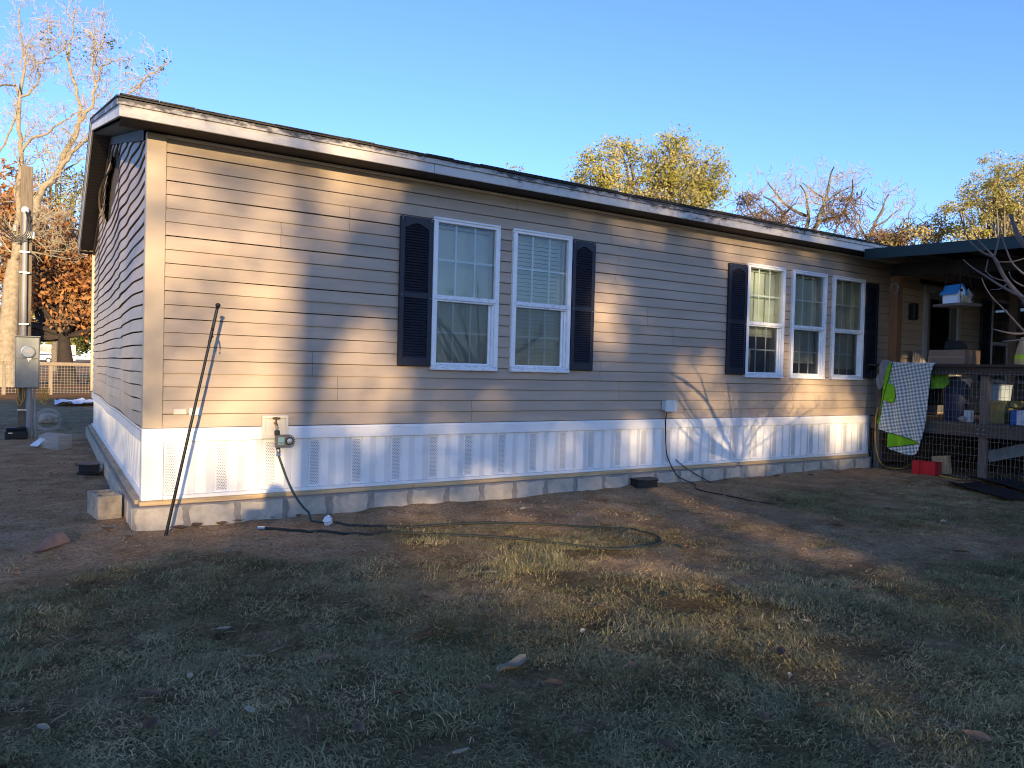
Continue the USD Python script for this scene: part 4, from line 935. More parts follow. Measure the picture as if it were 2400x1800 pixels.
# ------------------------------------------------------------------ in front of and beside the house
# shepherd's hook pole standing in the soil by the corner
b0, t0 = np.array([0.092, -0.373, -0.05]), np.array([0.444, -0.42, 1.80])
sp = thing('garden_hook', 'tall thin black garden hook pole leaning beside the house corner', 'garden pole', b0)
part('shaft', MB().tube([b0, b0 + (t0 - b0) * 0.5, b0 + (t0 - b0) * 0.86], [0.013, 0.012, 0.011], 8).tube([b0 + (t0 - b0) * 0.855, t0], [0.0135, 0.0125], 8), 'black_metal', sp, 50)
part('finial', MB().lathe([(0, -0.005), (0.012, 0.0), (0.014, 0.01), (0.008, 0.014), (0.018, 0.024), (0.021, 0.034), (0.016, 0.046), (0.0, 0.052)], t0, (t0 - b0), 12), 'black_metal', sp, 60)
h0 = b0 + (t0 - b0) * 0.92; dv = np.array([CAM[0] - h0[0], CAM[1] - h0[1], 0]); dv /= np.linalg.norm(dv)
part('hook', MB().tube([h0 + dv * r_ + [0, 0, z] for r_, z in ((0, -0.03), (0.04, -0.01), (0.10, 0.0), (0.17, -0.005), (0.22, -0.03), (0.235, -0.065), (0.22, -0.085), (0.20, -0.08))], 0.007, 6), 'black_metal', sp, 60)
# water timer on the tap, hose from it
tm = thing('water_timer', 'grey brown digital water timer with round dial on the tap', 'water timer', (1.05, -0.11, 0.68))
T0 = np.array([1.035, -0.112, 0.0]); W_, z0, z1 = 0.085, 0.632, 0.742
R_ = (z1 - z0) / 2; ol = [(-0.028, z0 + 0.008), (-0.020, z0), (W_, z0)] + [(W_ + R_ * math.sin(t), (z0 + z1) / 2 - R_ * math.cos(t)) for t in np.linspace(0.1, math.pi - 0.1, 12)] + [(W_, z1), (-0.020, z1), (-0.028, z1 - 0.008)]
t = trimesh.creation.extrude_polygon(Polygon(ol), 0.055); v = np.array(t.vertices); part('body', MB().add(np.stack([T0[0] + v[:, 0], -0.09 - v[:, 2], v[:, 1]], 1), t.faces), 'timer_body', tm)
part('display', MB().box(T0[0] - 0.012, T0[0] + 0.042, -0.1485, -0.1455, z0 + 0.022, z1 - 0.018, 0.001), 'lcd', tm)
t = meshkit.text_mesh('054', 0.018, 0.001, True); v = np.array(t.vertices); part('digits', MB().add(np.stack([T0[0] - 0.008 + v[:, 0], -0.149 - v[:, 2], z0 + 0.03 + v[:, 1]], 1), t.faces), 'lcd_ink', tm)
dc_ = np.array([T0[0] + W_ + 0.002, -0.145, (z0 + z1) / 2])
part('dial_ring', MB().lathe([(0.036, 0.0), (0.036, 0.006), (0.026, 0.006)], dc_, (0, -1, 0), 24), 'timer_dark', tm); part('dial', MB().lathe([(0.024, 0.0), (0.023, 0.014), (0.0, 0.016)], dc_, (0, -1, 0), 20), 'steel', tm)
mb = MB()
for k in range(7):
    a = -1.2 + k * 0.42; mb.lathe([(0.004, 0), (0.0, 0.002)], dc_ + [0.046 * math.cos(a), -0.001, 0.046 * math.sin(a)], (0, -1, 0), 6)
part('dial_marks', mb, 'paper', tm)
part('inlet_collar', MB().lathe([(0.022, 0), (0.024, 0.01), (0.024, 0.035), (0.018, 0.04), (0.0, 0.04)], (1.022, -0.110, z1), (0, 0, 1), 14), 'timer_dark', tm)
part('outlet', MB().lathe([(0.018, 0), (0.018, -0.02), (0.0, -0.02)], (1.032, -0.115, z0), (0, 0, 1), 12), 'timer_dark', tm)
HX = np.array([1.034, -0.118, z0 - 0.02])
hs = thing('garden_hose', 'dark green garden hose running from the water timer to the ground', 'hose', HX)
part('coupling', MB().lathe([(0.0, 0), (0.019, 0), (0.021, -0.02), (0.016, -0.035), (0.023, -0.05), (0.0, -0.05)], HX, (0, 0, 1), 12), 'steel', hs, 40)
hp_ = [HX + [0, 0, -0.045], on(659, 1085, y=-0.135), on(675, 1128, y=-0.165), on(695, 1167, y=-0.23), on(718, 1196, y=-0.31), on(742, 1212, y=-0.40), (1.37, -0.49, 0.03)]
hp_ += [np.array([*on(u, v, z=0.02)[:2], 0]) for u, v in ((850, 1230), (950, 1231), (1050, 1224), (1148, 1220), (1230, 1222), (1307, 1225), (1420, 1233), (1488, 1239), (1533, 1250), (1550, 1264), (1535, 1276), (1488, 1281), (1420, 1280), (1330, 1270), (1216, 1257), (1081, 1249), (900, 1247), (800, 1245), (720, 1240), (622, 1234))]
hp_ = np.array(hp_); hp_[7:, 2] = gz(hp_[7:, 0], hp_[7:, 1]) + 0.02; H = spline(hp_, 240)
low = H[:, 2] < 0.06; H[low, 2] = np.maximum(gz(H[low, 0], H[low, 1]) + 0.012, H[low, 2] * 0)
k = int(np.argmax(H[:, 0] > 1.5)); part('hose', MB().tube(H[:k + 1], 0.0105, 8), 'hose', hs, 60); part('hose', MB().tube(H[k:], 0.0105, 8), 'hose_old', hs, 60)
part('end_fitting', MB().tube([H[-1], H[-1] + (H[-1] - H[-3])], 0.016, 8), 'steel', hs)
pc = np.array([*on(768, 1224, z=0.03)[:2], 0.045]); t = trimesh.creation.icosphere(3, 0.034); v = np.array(t.vertices); v *= (0.5 + 1.2 * meshkit.fbm(v * 60, 3))[:, None]
solo('paper_wad', MB().add(v + pc, t.faces), 'paper', 'crumpled white paper lying on the hose below the tap', 'paper')
# bait station boxes: low black box with a sloping lid and a base flange
BAIT = None


def bait(c, rot, label):
    th = thing('bait_box', label, 'bait box', c, 'black bait boxes along the foundation' if False else None)
    ca, sa = math.cos(rot), math.sin(rot)

    def tf(v): return np.stack([c[0] + ca * v[:, 0] - sa * v[:, 1], c[1] + sa * v[:, 0] + ca * v[:, 1], c[2] + v[:, 2]], 1)
    P = Polygon([(-0.15, 0), (-0.15, 0.085), (-0.135, 0.115), (0.135, 0.115), (0.15, 0.085), (0.15, 0)])
    o = Polygon([(-0.15, -0.10), (0.15, -0.10), (0.15, 0.02), (0.08, 0.11), (-0.08, 0.11), (-0.15, 0.02)][::1])
    t = trimesh.creation.extrude_polygon(o, 0.075); v = np.array(t.vertices); v[:, 1] *= -1; part('body', MB().add(tf(v + [0, 0, 0.022]), t.faces[:, ::-1]), 'black_plastic', th)
    t = trimesh.creation.extrude_polygon(o.buffer(0.012), 0.016); v = np.array(t.vertices); v[:, 1] *= -1; part('lid', MB().add(tf(v + [0, 0, 0.098]), t.faces[:, ::-1]), 'black_plastic', th)
    t = trimesh.creation.extrude_polygon(o.buffer(0.022), 0.02); v = np.array(t.vertices); v[:, 1] *= -1; part('base', MB().add(tf(v), t.faces[:, ::-1]), 'black_metal', th)


bait(np.array([5.31, -0.235, 0.012]), 0.0, 'black plastic bait box against the front foundation blocks')
bait(np.array([-0.27, 3.45, 0.005]), -math.pi / 2, 'black plastic bait box beside the side foundation behind the grey block')
# grey hollow block by the corner
a, b = on(228, 1217, z=0), on(291, 1207, z=0); a[2] = b[2] = 0.0
cbk = thing('hollow_block', 'rough grey hollow concrete block standing on end by the house corner', 'concrete block', a)
e = np.array([0.985, 0.17, 0.0]); ln = 0.195; n = np.array([-e[1], e[0], 0]); dp = 0.39
ol = Polygon([(0, 0), (ln, 0), (ln, dp), (0, dp)], [[(0.03, 0.045), (ln - 0.03, 0.045), (ln - 0.03, 0.18), (0.03, 0.18)], [(0.03, 0.22), (ln - 0.03, 0.22), (ln - 0.03, 0.355), (0.03, 0.355)]])
t = trimesh.creation.extrude_polygon(ol.buffer(-0.004, join_style=1), 0.20); v = np.array(t.vertices); V = a + v[:, :1] * e + v[:, 1:2] * n + [0, 0, -0.01] + v[:, 2:] * [0, 0, 1]
part('block', MB().add(V, t.faces), 'concrete', cbk)
part('core_web', MB().add([a + e * 0.03 + n * 0.045 + [0, 0, 0.14], a + e * (ln - .03) + n * 0.045 + [0, 0, 0.14], a + e * (ln - .03) + n * 0.355 + [0, 0, 0.14], a + e * 0.03 + n * 0.355 + [0, 0, 0.14]], [[0, 1, 2, 3]]), 'mortar', cbk)
# cable down from the box, then over the ground
cp = [(5.775, -0.06, 0.905), (5.775, -0.05, 0.80), (5.785, -0.045, 0.66), (5.79, -0.05, 0.50), (5.80, -0.06, 0.38), (5.84, -0.085, 0.26), (5.93, -0.15, 0.10), (6.06, -0.26, 0.02)]
cp += [np.array([*on(u, v, z=0.01)[:2], 0.012]) for u, v in ((1640, 1150), (1720, 1163), (1790, 1171), (1868, 1176))]
cp = np.array(cp); cp[7:, 2] = gz(cp[7:, 0], cp[7:, 1]) + 0.008
solo('cable', MB().tube(spline(cp, 70), 0.0075, 6), 'black_plastic', 'black cable from the wall box down to the ground and across the dirt', 'cable', smooth=60)
c2 = np.array([(5.98, -0.03, 0.30), (6.10, -0.09, 0.20), (6.30, -0.16, 0.08), (6.42, -0.22, 0.01)]); solo('cable', MB().tube(spline(c2, 14), 0.006, 6), 'black_plastic', 'short thin black cable from under the skirting to the soil', 'cable', smooth=60)
# clay shard at left, curled husk in the grass
a = on(110, 1285, z=0.02); s, t = np.meshgrid(np.linspace(-1, 1, 9), np.linspace(0, 1, 14), indexing='ij'); ax = on(137, 1268, z=0.03) - on(82, 1290, z=0.02); ax[2] = 0; ln = np.linalg.norm(ax); ax /= ln; sd = np.array([-ax[1], ax[0], 0])
wd = 0.015 + 0.075 * t; P = on(82, 1290, z=0.02) + t[..., None] * ax * ln + (s * wd)[..., None] * sd; P[..., 2] = gz(P[..., 0], P[..., 1]) + 0.02 + 0.075 * t * (1 - s ** 2)
solo('clay_shard', MB().grid(P).grid(P[::-1] - [0, 0, 0.006]), 'clay', 'curved terracotta coloured shard lying on the dirt at left', 'shard', smooth=60)
a, b = on(1168, 1572, z=0.02), on(1236, 1548, z=0.02); s, t = np.meshgrid(np.linspace(-1, 1, 11), np.linspace(0, 1, 18), indexing='ij'); ax = b - a; ax[2] = 0; ln = np.linalg.norm(ax); ax /= ln; sd = np.array([-ax[1], ax[0], 0])
wd = 0.035 * np.sin(np.pi * (0.08 + 0.86 * t)) ** 0.7; P = a + t[..., None] * ax * ln + (s * wd)[..., None] * sd; P[..., 2] = gz(P[..., 0], P[..., 1]) + 0.022 + 0.018 * s ** 2 + 0.012 * t + 0.006 * np.sin(9 * t)
solo('seed_husk', MB().grid(P).grid(P[::-1] - [0, 0, 0.003]), 'husk', 'large curled pale leaf husk in the middle of the grass', 'leaf', smooth=60)

# ------------------------------------------------------------------ meter post at left
MX, MY = -1.0, 8.3
mp_ = thing('meter_post', 'wooden utility post with grey electric meter panel and conduit', 'utility post', (MX, MY, 0))


def fz(v): return on(62, v, y=MY)[2]


part('post', MB().box(MX - 0.13, MX + 0.045, MY + 0.02, MY + 0.17, -0.2, fz(388), 0.006), 'post_grey', mp_)
xa, xb, za, zb = on(35, 850, y=MY - 0.14)[0], on(93, 850, y=MY - 0.14)[0], fz(909), fz(790)
pn = part('panel', MB().box(xa, xb, MY - 0.15, MY + 0.015, za, zb, 0.01), 'grey_metal', mp_)
part('door', MB().box(xa + 0.012, xb - 0.012, MY - 0.166, MY - 0.151, za + 0.01, fz(841), 0.005), 'grey_metal', pn); part('upper_cover', MB().box(xa + 0.012, xb - 0.012, MY - 0.164, MY - 0.151, fz(839.5), zb - 0.01, 0.005), 'grey_metal', pn)
part('hood', MB().box(xa - 0.008, xb + 0.008, MY - 0.175, MY + 0.015, zb + 0.001, zb + 0.018, 0.004), 'grey_metal', pn)
part('latch', MB().box((xa + xb) / 2 - 0.05 + .04, (xa + xb) / 2 + 0.04 + .02, MY - 0.185, MY - 0.167, fz(843), fz(838), 0.003).box((xa + xb) / 2 + 0.012, (xa + xb) / 2 + 0.028, MY - 0.186, MY - 0.167, fz(848), fz(839)), 'steel', pn)
mc = np.array([on(66, 824, y=MY - 0.17)[0], MY - 0.165, fz(825)])
part('meter', MB().lathe([(0.105, 0), (0.105, 0.03), (0.09, 0.035), (0.088, 0.03)], mc, (0, -1, 0), 28), 'steel', pn, 40); part('meter_face', MB().lathe([(0.088, 0.028), (0, 0.028)], mc, (0, -1, 0), 28), 'box_grey', pn)
part('meter_dial', MB().box(mc[0] - 0.05, mc[0] + 0.05, mc[1] - 0.034, mc[1] - 0.029, mc[2] - 0.012, mc[2] + 0.03), 'cream', pn)
part('meter_glass', MB().lathe([(0.087, 0.033), (0.085, 0.08), (0.07, 0.10), (0, 0.108)], mc, (0, -1, 0), 28), 'clear_sheet', pn, 50)
cx = on(68, 960, y=MY - 0.06)[0]
part('conduit', MB().tube([(cx, MY - 0.05, -0.1), (cx, MY - 0.05, za)], 0.042, 14).tube([(cx, MY - 0.05, fz(965)), (cx, MY - 0.05, fz(940))], 0.052, 14), 'pvc', mp_, 40); part('conduit', MB().tube([(cx + 0.085, MY - 0.05, -0.1), (cx + 0.075, MY - 0.05, za)], 0.018, 10), 'pvc', mp_, 40)
cu = on(60, 700, y=MY - 0.06)[0]
part('conduit', MB().tube([(cu - 0.02, MY - 0.04, zb), (cu - 0.02, MY - 0.04, fz(500))], 0.040, 14), 'pvc', mp_, 40)
part('weather_head', MB().lathe([(0.042, 0), (0.06, 0.02), (0.055, 0.07), (0.03, 0.10), (0, 0.105)], (cu - 0.02, MY - 0.05, fz(500)), (0, -0.25, 1), 14), 'box_grey', mp_, 50)
mb = MB()
for z in (fz(640), fz(760), fz(960), fz(592)): mb.box(cu - 0.09, cu + 0.05, MY - 0.086, MY - 0.0, z - 0.012, z + 0.012)
part('strap', mb, 'steel', mp_)
part('junction_box', MB().box(on(64, 550, y=MY)[0], on(81, 550, y=MY)[0], MY - 0.08, MY + 0.02, fz(559), fz(543), 0.006), 'box_grey', mp_)
part('junction_box', MB().box(on(31, 540, y=MY)[0], on(39, 540, y=MY)[0], MY - 0.06, MY + 0.02, fz(546), fz(530), 0.006), 'pvc', mp_)
mb = MB(); wh = np.array([cu - 0.02, MY - 0.10, fz(497)])
for k in range(4):
    o = 0.02 * k; mb.tube(spline([wh, wh + [0.03 + o, -0.05, -0.12], wh + [0.02 + o, -0.05, -0.34 - o], wh + [-0.10, -0.02, -0.47 - o], on(0, 512 + 12 * k, y=MY), on(-90, 480 + 14 * k, y=MY + 0.5)], 30), 0.009, 5)
part('service_wire', mb, 'black_plastic', mp_)
mb = MB(); rr = random.Random(5)
for k, (xo, zo) in enumerate(((-0.15, 0.30), (-0.12, 0.24), (0.16, 0.24), (0.20, 0.28), (0.23, 0.2))):
    xq = (xa + xb) / 2 + xo; mb.tube([(xq + 0.045 - 0.045 * math.cos(a_), MY - 0.08 + 0.01 * math.sin(a_), za - zo * math.sin(a_) ** 0.6) for a_ in np.linspace(0.001, math.pi - 0.001, 22)], 0.007, 5)
part('cable_loop', mb, 'yellow_cord', mp_)
p0 = on(38, 1030, z=0.0); bk_ = thing('plastic_case', 'black plastic case on the ground left of the utility post', 'case', p0)
part('body', MB().box(p0[0] - 0.16, p0[0] + 0.16, p0[1] - 0.05, p0[1] + 0.15, 0.0, 0.15, 0.02), 'black_plastic', bk_); part('lid', MB().box(p0[0] - 0.15, p0[0] + 0.15, p0[1] - 0.04, p0[1] + 0.14, 0.151, 0.2, 0.02), 'black_plastic', bk_); part('latch', MB().box(p0[0] - 0.11, p0[0] - 0.05, p0[1] - 0.06, p0[1] - 0.051, 0.10, 0.12), 'steel', bk_)
# bent clear plastic sheet, clear ring and rubble
B3 = lambda a, b: (ZZX + a * ZZS, ZZY + b * ZZS)
ZZX, ZZY, ZZS = 0, 780, 0.18077
a, b, c, d = (on(*B3(*t), z=0.0) for t in ((490, 1480), (755, 1530), (930, 1500), (600, 1440)))
hh = 0.22; mb = MB().grid(np.array([[a, b, c], [a + [0, 0.05, hh * 0.75], b + [0, 0, hh], c + [0, 0, hh]]])); mb.grid(np.array([[a + [0, 0.05, hh * 0.75], b + [0, 0, hh]], [d + [0, 0.1, hh * 0.8], c + [0, 0, hh]]]))
cs = solo('clear_sheet', mb, 'clear_sheet', 'folded clear plastic sheet standing on the dirt by the post', 'plastic sheet')
a, b, c, d = on(*B3(385, 1465), z=0.02), on(*B3(485, 1478), z=0.02), on(*B3(590, 1370), z=0.02), on(*B3(530, 1362), z=0.02)
solo('white_board', MB().add([a, b, (on(*B3(590, 1385), y=b[1] + 0.15)), (on(*B3(525, 1365), y=a[1] + 0.2))], [[0, 1, 2, 3]]).add([a + [0, 0, .008], b + [0, 0, .008], on(*B3(590, 1385), y=b[1] + 0.15) + [0, 0, .008], on(*B3(525, 1365), y=a[1] + 0.2) + [0, 0, .008]], [[0, 1, 2, 3]]), 'white_vinyl', 'narrow white panel leaning on the clear plastic sheet', 'panel')
o = on(*B3(625, 1280), z=0.0); dpt = (o - CAM) @ FW; r0 = 150 * ZZS / FPX * dpt
mb = MB(); n_ = 36; th_ = np.linspace(0, 2 * np.pi, n_)
ring = np.stack([np.stack([o[0] + rr_ * np.cos(th_), o[1] + yo + 0 * th_, o[2] + r0 * 0.97 + rr_ * np.sin(th_)], 1) for rr_, yo in ((r0, 0), (r0, 0.18), (r0 * 0.78, 0.18), (r0 * 0.78, 0))])
solo('plastic_ring', mb.grid(ring), 'clear_film', 'clear plastic ring standing upright behind the clear sheet', 'ring', smooth=40)
for i, (u, v, r, lab) in enumerate(((628, 1170, 0.19, 'pale broken concrete lump seen through the clear ring'),)):
    p0 = on(*B3(u, v), z=0.0); t = trimesh.creation.icosphere(2, r); w = np.array(t.vertices); w *= (0.75 + 0.5 * meshkit.fbm(w * 6, 3, i))[:, None]; w[:, 2] *= 0.75
    solo('rubble', MB().add(w + p0 + [0, 0, r * 0.4], t.faces), 'concrete', lab, 'rubble')
p0 = on(*B3(1090, 935), z=0.0); s, t = np.meshgrid(np.linspace(-1, 1, 24), np.linspace(-1, 1, 14), indexing='ij'); P = p0 + np.stack([s * 0.75, t * 0.8, 0.05 + 0.22 * (meshkit.fbm(np.stack([s * 4, t * 3, 0 * s], -1), 3, 8) - 0.3)], -1)
solo('plastic_film', MB().grid(P), 'paper', 'crumpled white plastic film on the ground past the house corner', 'plastic film')

# ------------------------------------------------------------------ trees
def leaf_cloud(mb, centres, rad, n, size, rng, flat=0.75):
    """n small leaf-sized faces scattered in blobs round the centres."""
    k_ = rng.integers(0, len(centres), n); c = centres[k_]; r = rad if np.isscalar(rad) else np.asarray(rad)[k_ % len(rad)][:, None]
    d = rng.normal(size=(n, 3)); d /= np.linalg.norm(d, axis=1, keepdims=True); p = c + d * (rng.random((n, 1)) ** 0.5) * r * [1, 1, flat]
    a = rng.normal(size=(n, 3)); a /= np.linalg.norm(a, axis=1, keepdims=True); b = np.cross(a, rng.normal(size=(n, 3))); b /= np.linalg.norm(b, axis=1, keepdims=True)
    s = size * rng.uniform(0.6, 1.3, (n, 1)); w = 0.55
    V = np.stack([p - a * s * 0.5, p + b * s * w * 0.5, p + a * s * 0.5, p - b * s * w * 0.5], 1).reshape(-1, 3)
    return mb.add(V, np.arange(4 * n).reshape(-1, 4))


def grow(mb, path, r0, r1, level, rng, spacing, length, up=0.35, sides=6, tips=None, keep=None, wig=0.10, minr=0.004):
    """Tube along path, then shorter shoots off it, down to twigs. tips collects shoot ends."""
    p = np.asarray(path, float); ln = np.r_[0, np.cumsum(np.linalg.norm(np.diff(p, axis=0), axis=1))]; r = r0 + (r1 - r0) * (ln / ln[-1])
    mb.tube(p, r, sides, cap=False)
    if tips is not None: tips.append(p[-1])
    if level <= 0: return
    s = spacing * rng.uniform(0.6, 1.2)
    while s < ln[-1]:
        o = np.array([np.interp(s, ln, p[:, i]) for i in range(3)]); rr0 = np.interp(s, ln, r); k = min(np.searchsorted(ln, s), len(p) - 1); t = p[k] - p[k - 1]; t /= np.linalg.norm(t)
        d = rng.normal(size=3); d -= t * (d @ t); d /= np.linalg.norm(d) + 1e-9; d = d * 0.8 + t * rng.uniform(0.2, 0.8) + [0, 0, up]; d /= np.linalg.norm(d)
        l = length * rng.uniform(0.5, 1.15) * (1 - 0.45 * s / ln[-1]); q = [o]
        for i in range(4): d = d + rng.normal(size=3) * wig * 2 + [0, 0, up * 0.25]; d /= np.linalg.norm(d); q.append(q[-1] + d * l / 4)
        if keep is None or keep(q):
            grow(mb, q, max(rr0 * 0.6, minr), max(rr0 * 0.18, minr * 0.7), level - 1, rng, spacing * 0.62, length * 0.52, up, 4 if level > 1 else 3, tips, keep, wig, minr)
        s += spacing * rng.uniform(0.7, 1.5)


def A(pts, depth, k=0.2532, ou=0, ov=0):
    depth = np.broadcast_to(depth, len(pts)); return np.array([at(ou + u * k, ov + v * k, d) for (u, v), d in zip(pts, depth)])


# big bare tree at far left
rng = np.random.default_rng(11); D1 = 34.0
bt = thing('bare_tree', 'tall bare pale-barked tree at left with forking trunks and fine twigs', 'tree', at(20, 903, D1))
base = at(14, 915, D1); tr = MB(); tw = MB()
trunk = np.array([base + [0, 0, -0.6], at(16, 830, D1), at(22, 747, D1), at(28, 660, D1), at(34, 610, D1)])
tr.tube(trunk, [0.55, 0.44, 0.37, 0.33, 0.26], 12)
big = [([(132, 2417), (160, 2100), (180, 1800), (195, 1530), (190, 1300), (165, 1080), (180, 900)], 0.26, 0.15, D1),
       ([(180, 900), (215, 600), (200, 300), (190, 30)], 0.14, 0.03, D1), ([(185, 900), (270, 850), (370, 740), (340, 650), (400, 570), (560, 480), (640, 400)], 0.10, 0.03, D1 - .5),
       ([(175, 860), (130, 790), (0, 800), (-150, 700)], 0.10, 0.05, D1), ([(165, 1000), (100, 1200), (20, 1380), (-100, 1500)], 0.10, 0.06, D1 + .5), ([(140, 790), (60, 600), (0, 690), (-90, 650)], 0.06, 0.03, D1 - 1),
       ([(205, 1400), (260, 1310), (430, 1230), (600, 1100), (760, 1020), (900, 1010)], 0.12, 0.03, D1 - 1), ([(270, 790), (280, 680), (310, 620), (420, 540)], 0.05, 0.02, D1 - .5),
       ([(140, 2380), (284, 2093), (415, 1738), (500, 1660), (590, 1450), (720, 1150)], 0.36, 0.20, D1 - 1), ([(720, 1150), (740, 960), (690, 780), (640, 560), (650, 450), (690, 180), (690, 60)], 0.16, 0.03, D1 - 1),
       ([(725, 1140), (850, 980), (880, 800), (865, 540), (870, 330), (850, 120)], 0.15, 0.03, D1 - 1.5), ([(880, 800), (930, 660), (1000, 600), (1120, 540), (1180, 600)], 0.09, 0.03, D1 - 1.5), ([(640, 560), (620, 480), (560, 300), (540, 130)], 0.06, 0.02, D1 - .5),
       ([(560, 1560), (700, 1400), (800, 1270), (1000, 1050), (1200, 870), (1260, 800), (1380, 690), (1530, 600)], 0.17, 0.04, D1 - 2), ([(1000, 1050), (1100, 760), (1300, 710)], 0.05, 0.02, D1 - 2), ([(930, 660), (900, 600), (880, 420), (960, 320)], 0.05, 0.02, D1 - 1), ([(200, 620), (240, 420), (330, 330), (460, 230)], 0.05, 0.015, D1),
       ([(415, 1738), (560, 1600), (700, 1500), (780, 1460)], 0.09, 0.05, D1 - 1.5), ([(220, 1530), (330, 1490), (430, 1390)], 0.05, 0.02, D1), ([(100, 2200), (330, 2060), (600, 1900), (800, 1980)], 0.07, 0.02, D1 - 2), ([(284, 2093), (420, 2300), (560, 2330), (760, 2260)], 0.06, 0.02, D1 - 2)]
for pts, r0, r1, dd in big:
    r0, r1 = r0 * 0.54, r1 * 0.54
    P = spline(A(pts, dd), max(8, 3 * len(pts))); P[1:-1] += rng.normal(size=P[1:-1].shape) * 0.04
    tr.tube(P, np.linspace(r0, r1, len(P)), 8)
    grow(tw, P, r1 * 0.7, r1 * 0.5, 3, rng, 0.38, 2.1, 0.25, 4, None, None, 0.18, 0.009)
trk = part('trunk', tr, 'bark_pale', bt, 60); part('twigs', tw, 'twig_pale', bt, kind='stuff')
mb = MB(); leaf_cloud(mb, A([(1040, 420), (1000, 380), (640, 470), (700, 380), (1170, 600), (1370, 640), (1400, 720), (1520, 540), (1490, 600), (460, 360), (820, 540), (780, 320)], D1 - 1.5), 0.40, 230, 0.13, rng, 1.2); part('leaf_tufts', mb, 'leaf_green', bt, kind='stuff')


def leaf_tree(name, label, lobes, mats, n, size, trunk_uv, depth, tw=0.25, rng=None, bark='bark_mid', clump=0.55, cover=40, branch=True):
    """lobes: (u, v, ru, rv) ellipses of the photograph in pixels, given real depth round `depth`; leaf clumps fill each as a volume."""
    px = depth / FPX; base = at(*trunk_uv, depth); base[2] = gz(base[0], base[1])
    t = thing(name, label, 'tree', base); tk = MB(); cl = []
    top = np.mean([at(u, v, depth) for u, v, *_ in lobes], 0); fork = base + (top - base) * 0.45
    tk.tube(spline([base + [0, 0, -0.5], base + (fork - base) * 0.5 + rng.normal(size=3) * 0.2, fork], 8), np.linspace(tw, tw * 0.45, 8), 8)
    for u, v, ru, rv in lobes:
        c = at(u, v, depth); k = max(5, int(cover * ru * rv / 4000))
        d = rng.normal(size=(k, 3)); d /= np.linalg.norm(d, axis=1, keepdims=True); rad = rng.random((k, 1)) ** 0.4
        q_ = c + d * rad * np.array([ru * px, ru * px, rv * px]); cl.append(q_)
        if branch:
            for e in q_[:: max(1, k // 9)]:
                tk.tube(spline([fork, (fork + c) / 2 + rng.normal(size=3) * 0.3, (c + e) / 2, e], 7), np.linspace(tw * 0.30, 0.02, 7), 5, cap=False)
    cl = np.vstack(cl); part('trunk', tk, bark, t, 60)
    for i, mt in enumerate(mats):
        mb = MB(); leaf_cloud(mb, cl[i::len(mats)], clump, n // len(mats), size, rng); part('crown', mb, mt, t, kind='stuff')
    return t


rng = np.random.default_rng(5)
# rust-leaved oak at left, its dark trunk in shade
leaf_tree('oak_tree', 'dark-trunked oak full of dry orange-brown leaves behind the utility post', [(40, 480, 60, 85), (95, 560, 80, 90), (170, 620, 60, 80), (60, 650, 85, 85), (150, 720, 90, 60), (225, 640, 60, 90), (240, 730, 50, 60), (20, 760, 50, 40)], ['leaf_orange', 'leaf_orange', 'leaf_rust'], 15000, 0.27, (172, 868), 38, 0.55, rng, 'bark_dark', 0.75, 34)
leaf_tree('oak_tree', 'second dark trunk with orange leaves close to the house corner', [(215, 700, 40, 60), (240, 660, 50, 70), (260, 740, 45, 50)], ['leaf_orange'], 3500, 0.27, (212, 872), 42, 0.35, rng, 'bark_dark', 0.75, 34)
leaf_tree('green_tree', 'airy green tree showing through the bare branches at left', [(120, 400, 55, 70), (180, 440, 50, 60), (140, 480, 60, 60), (215, 480, 50, 80)], ['leaf_green', 'leaf_olive'], 2600, 0.22, (130, 860), 60, 0.3, rng, 'bark_mid', 1.0, 16)
for i, (u, ru, lab, mt) in enumerate(((-60, 120, 'dark green tree mass at the far left edge behind the fence', 'leaf_green'), (60, 90, 'yellow-green tree beyond the trailer, left of the dark trunk', 'leaf_olive'), (150, 80, 'yellow-green tree right behind the dark oak trunk', 'leaf_olive'), (235, 80, 'green tree beyond the fence just left of the house corner', 'leaf_green'), (330, 110, 'green tree behind the far gable corner', 'leaf_green'))):
    leaf_tree('green_tree', lab, [(u, 770, ru * 0.9, 60), (u + 20, 700, ru * 0.8, 60), (u - 20, 640, ru * 0.7, 60), (u, 815, ru * 0.95, 22)], [mt, 'leaf_green'], 5000, 0.6, (u, 845), 120, 0.4, rng, 'bark_dark', 1.9, 16, False)
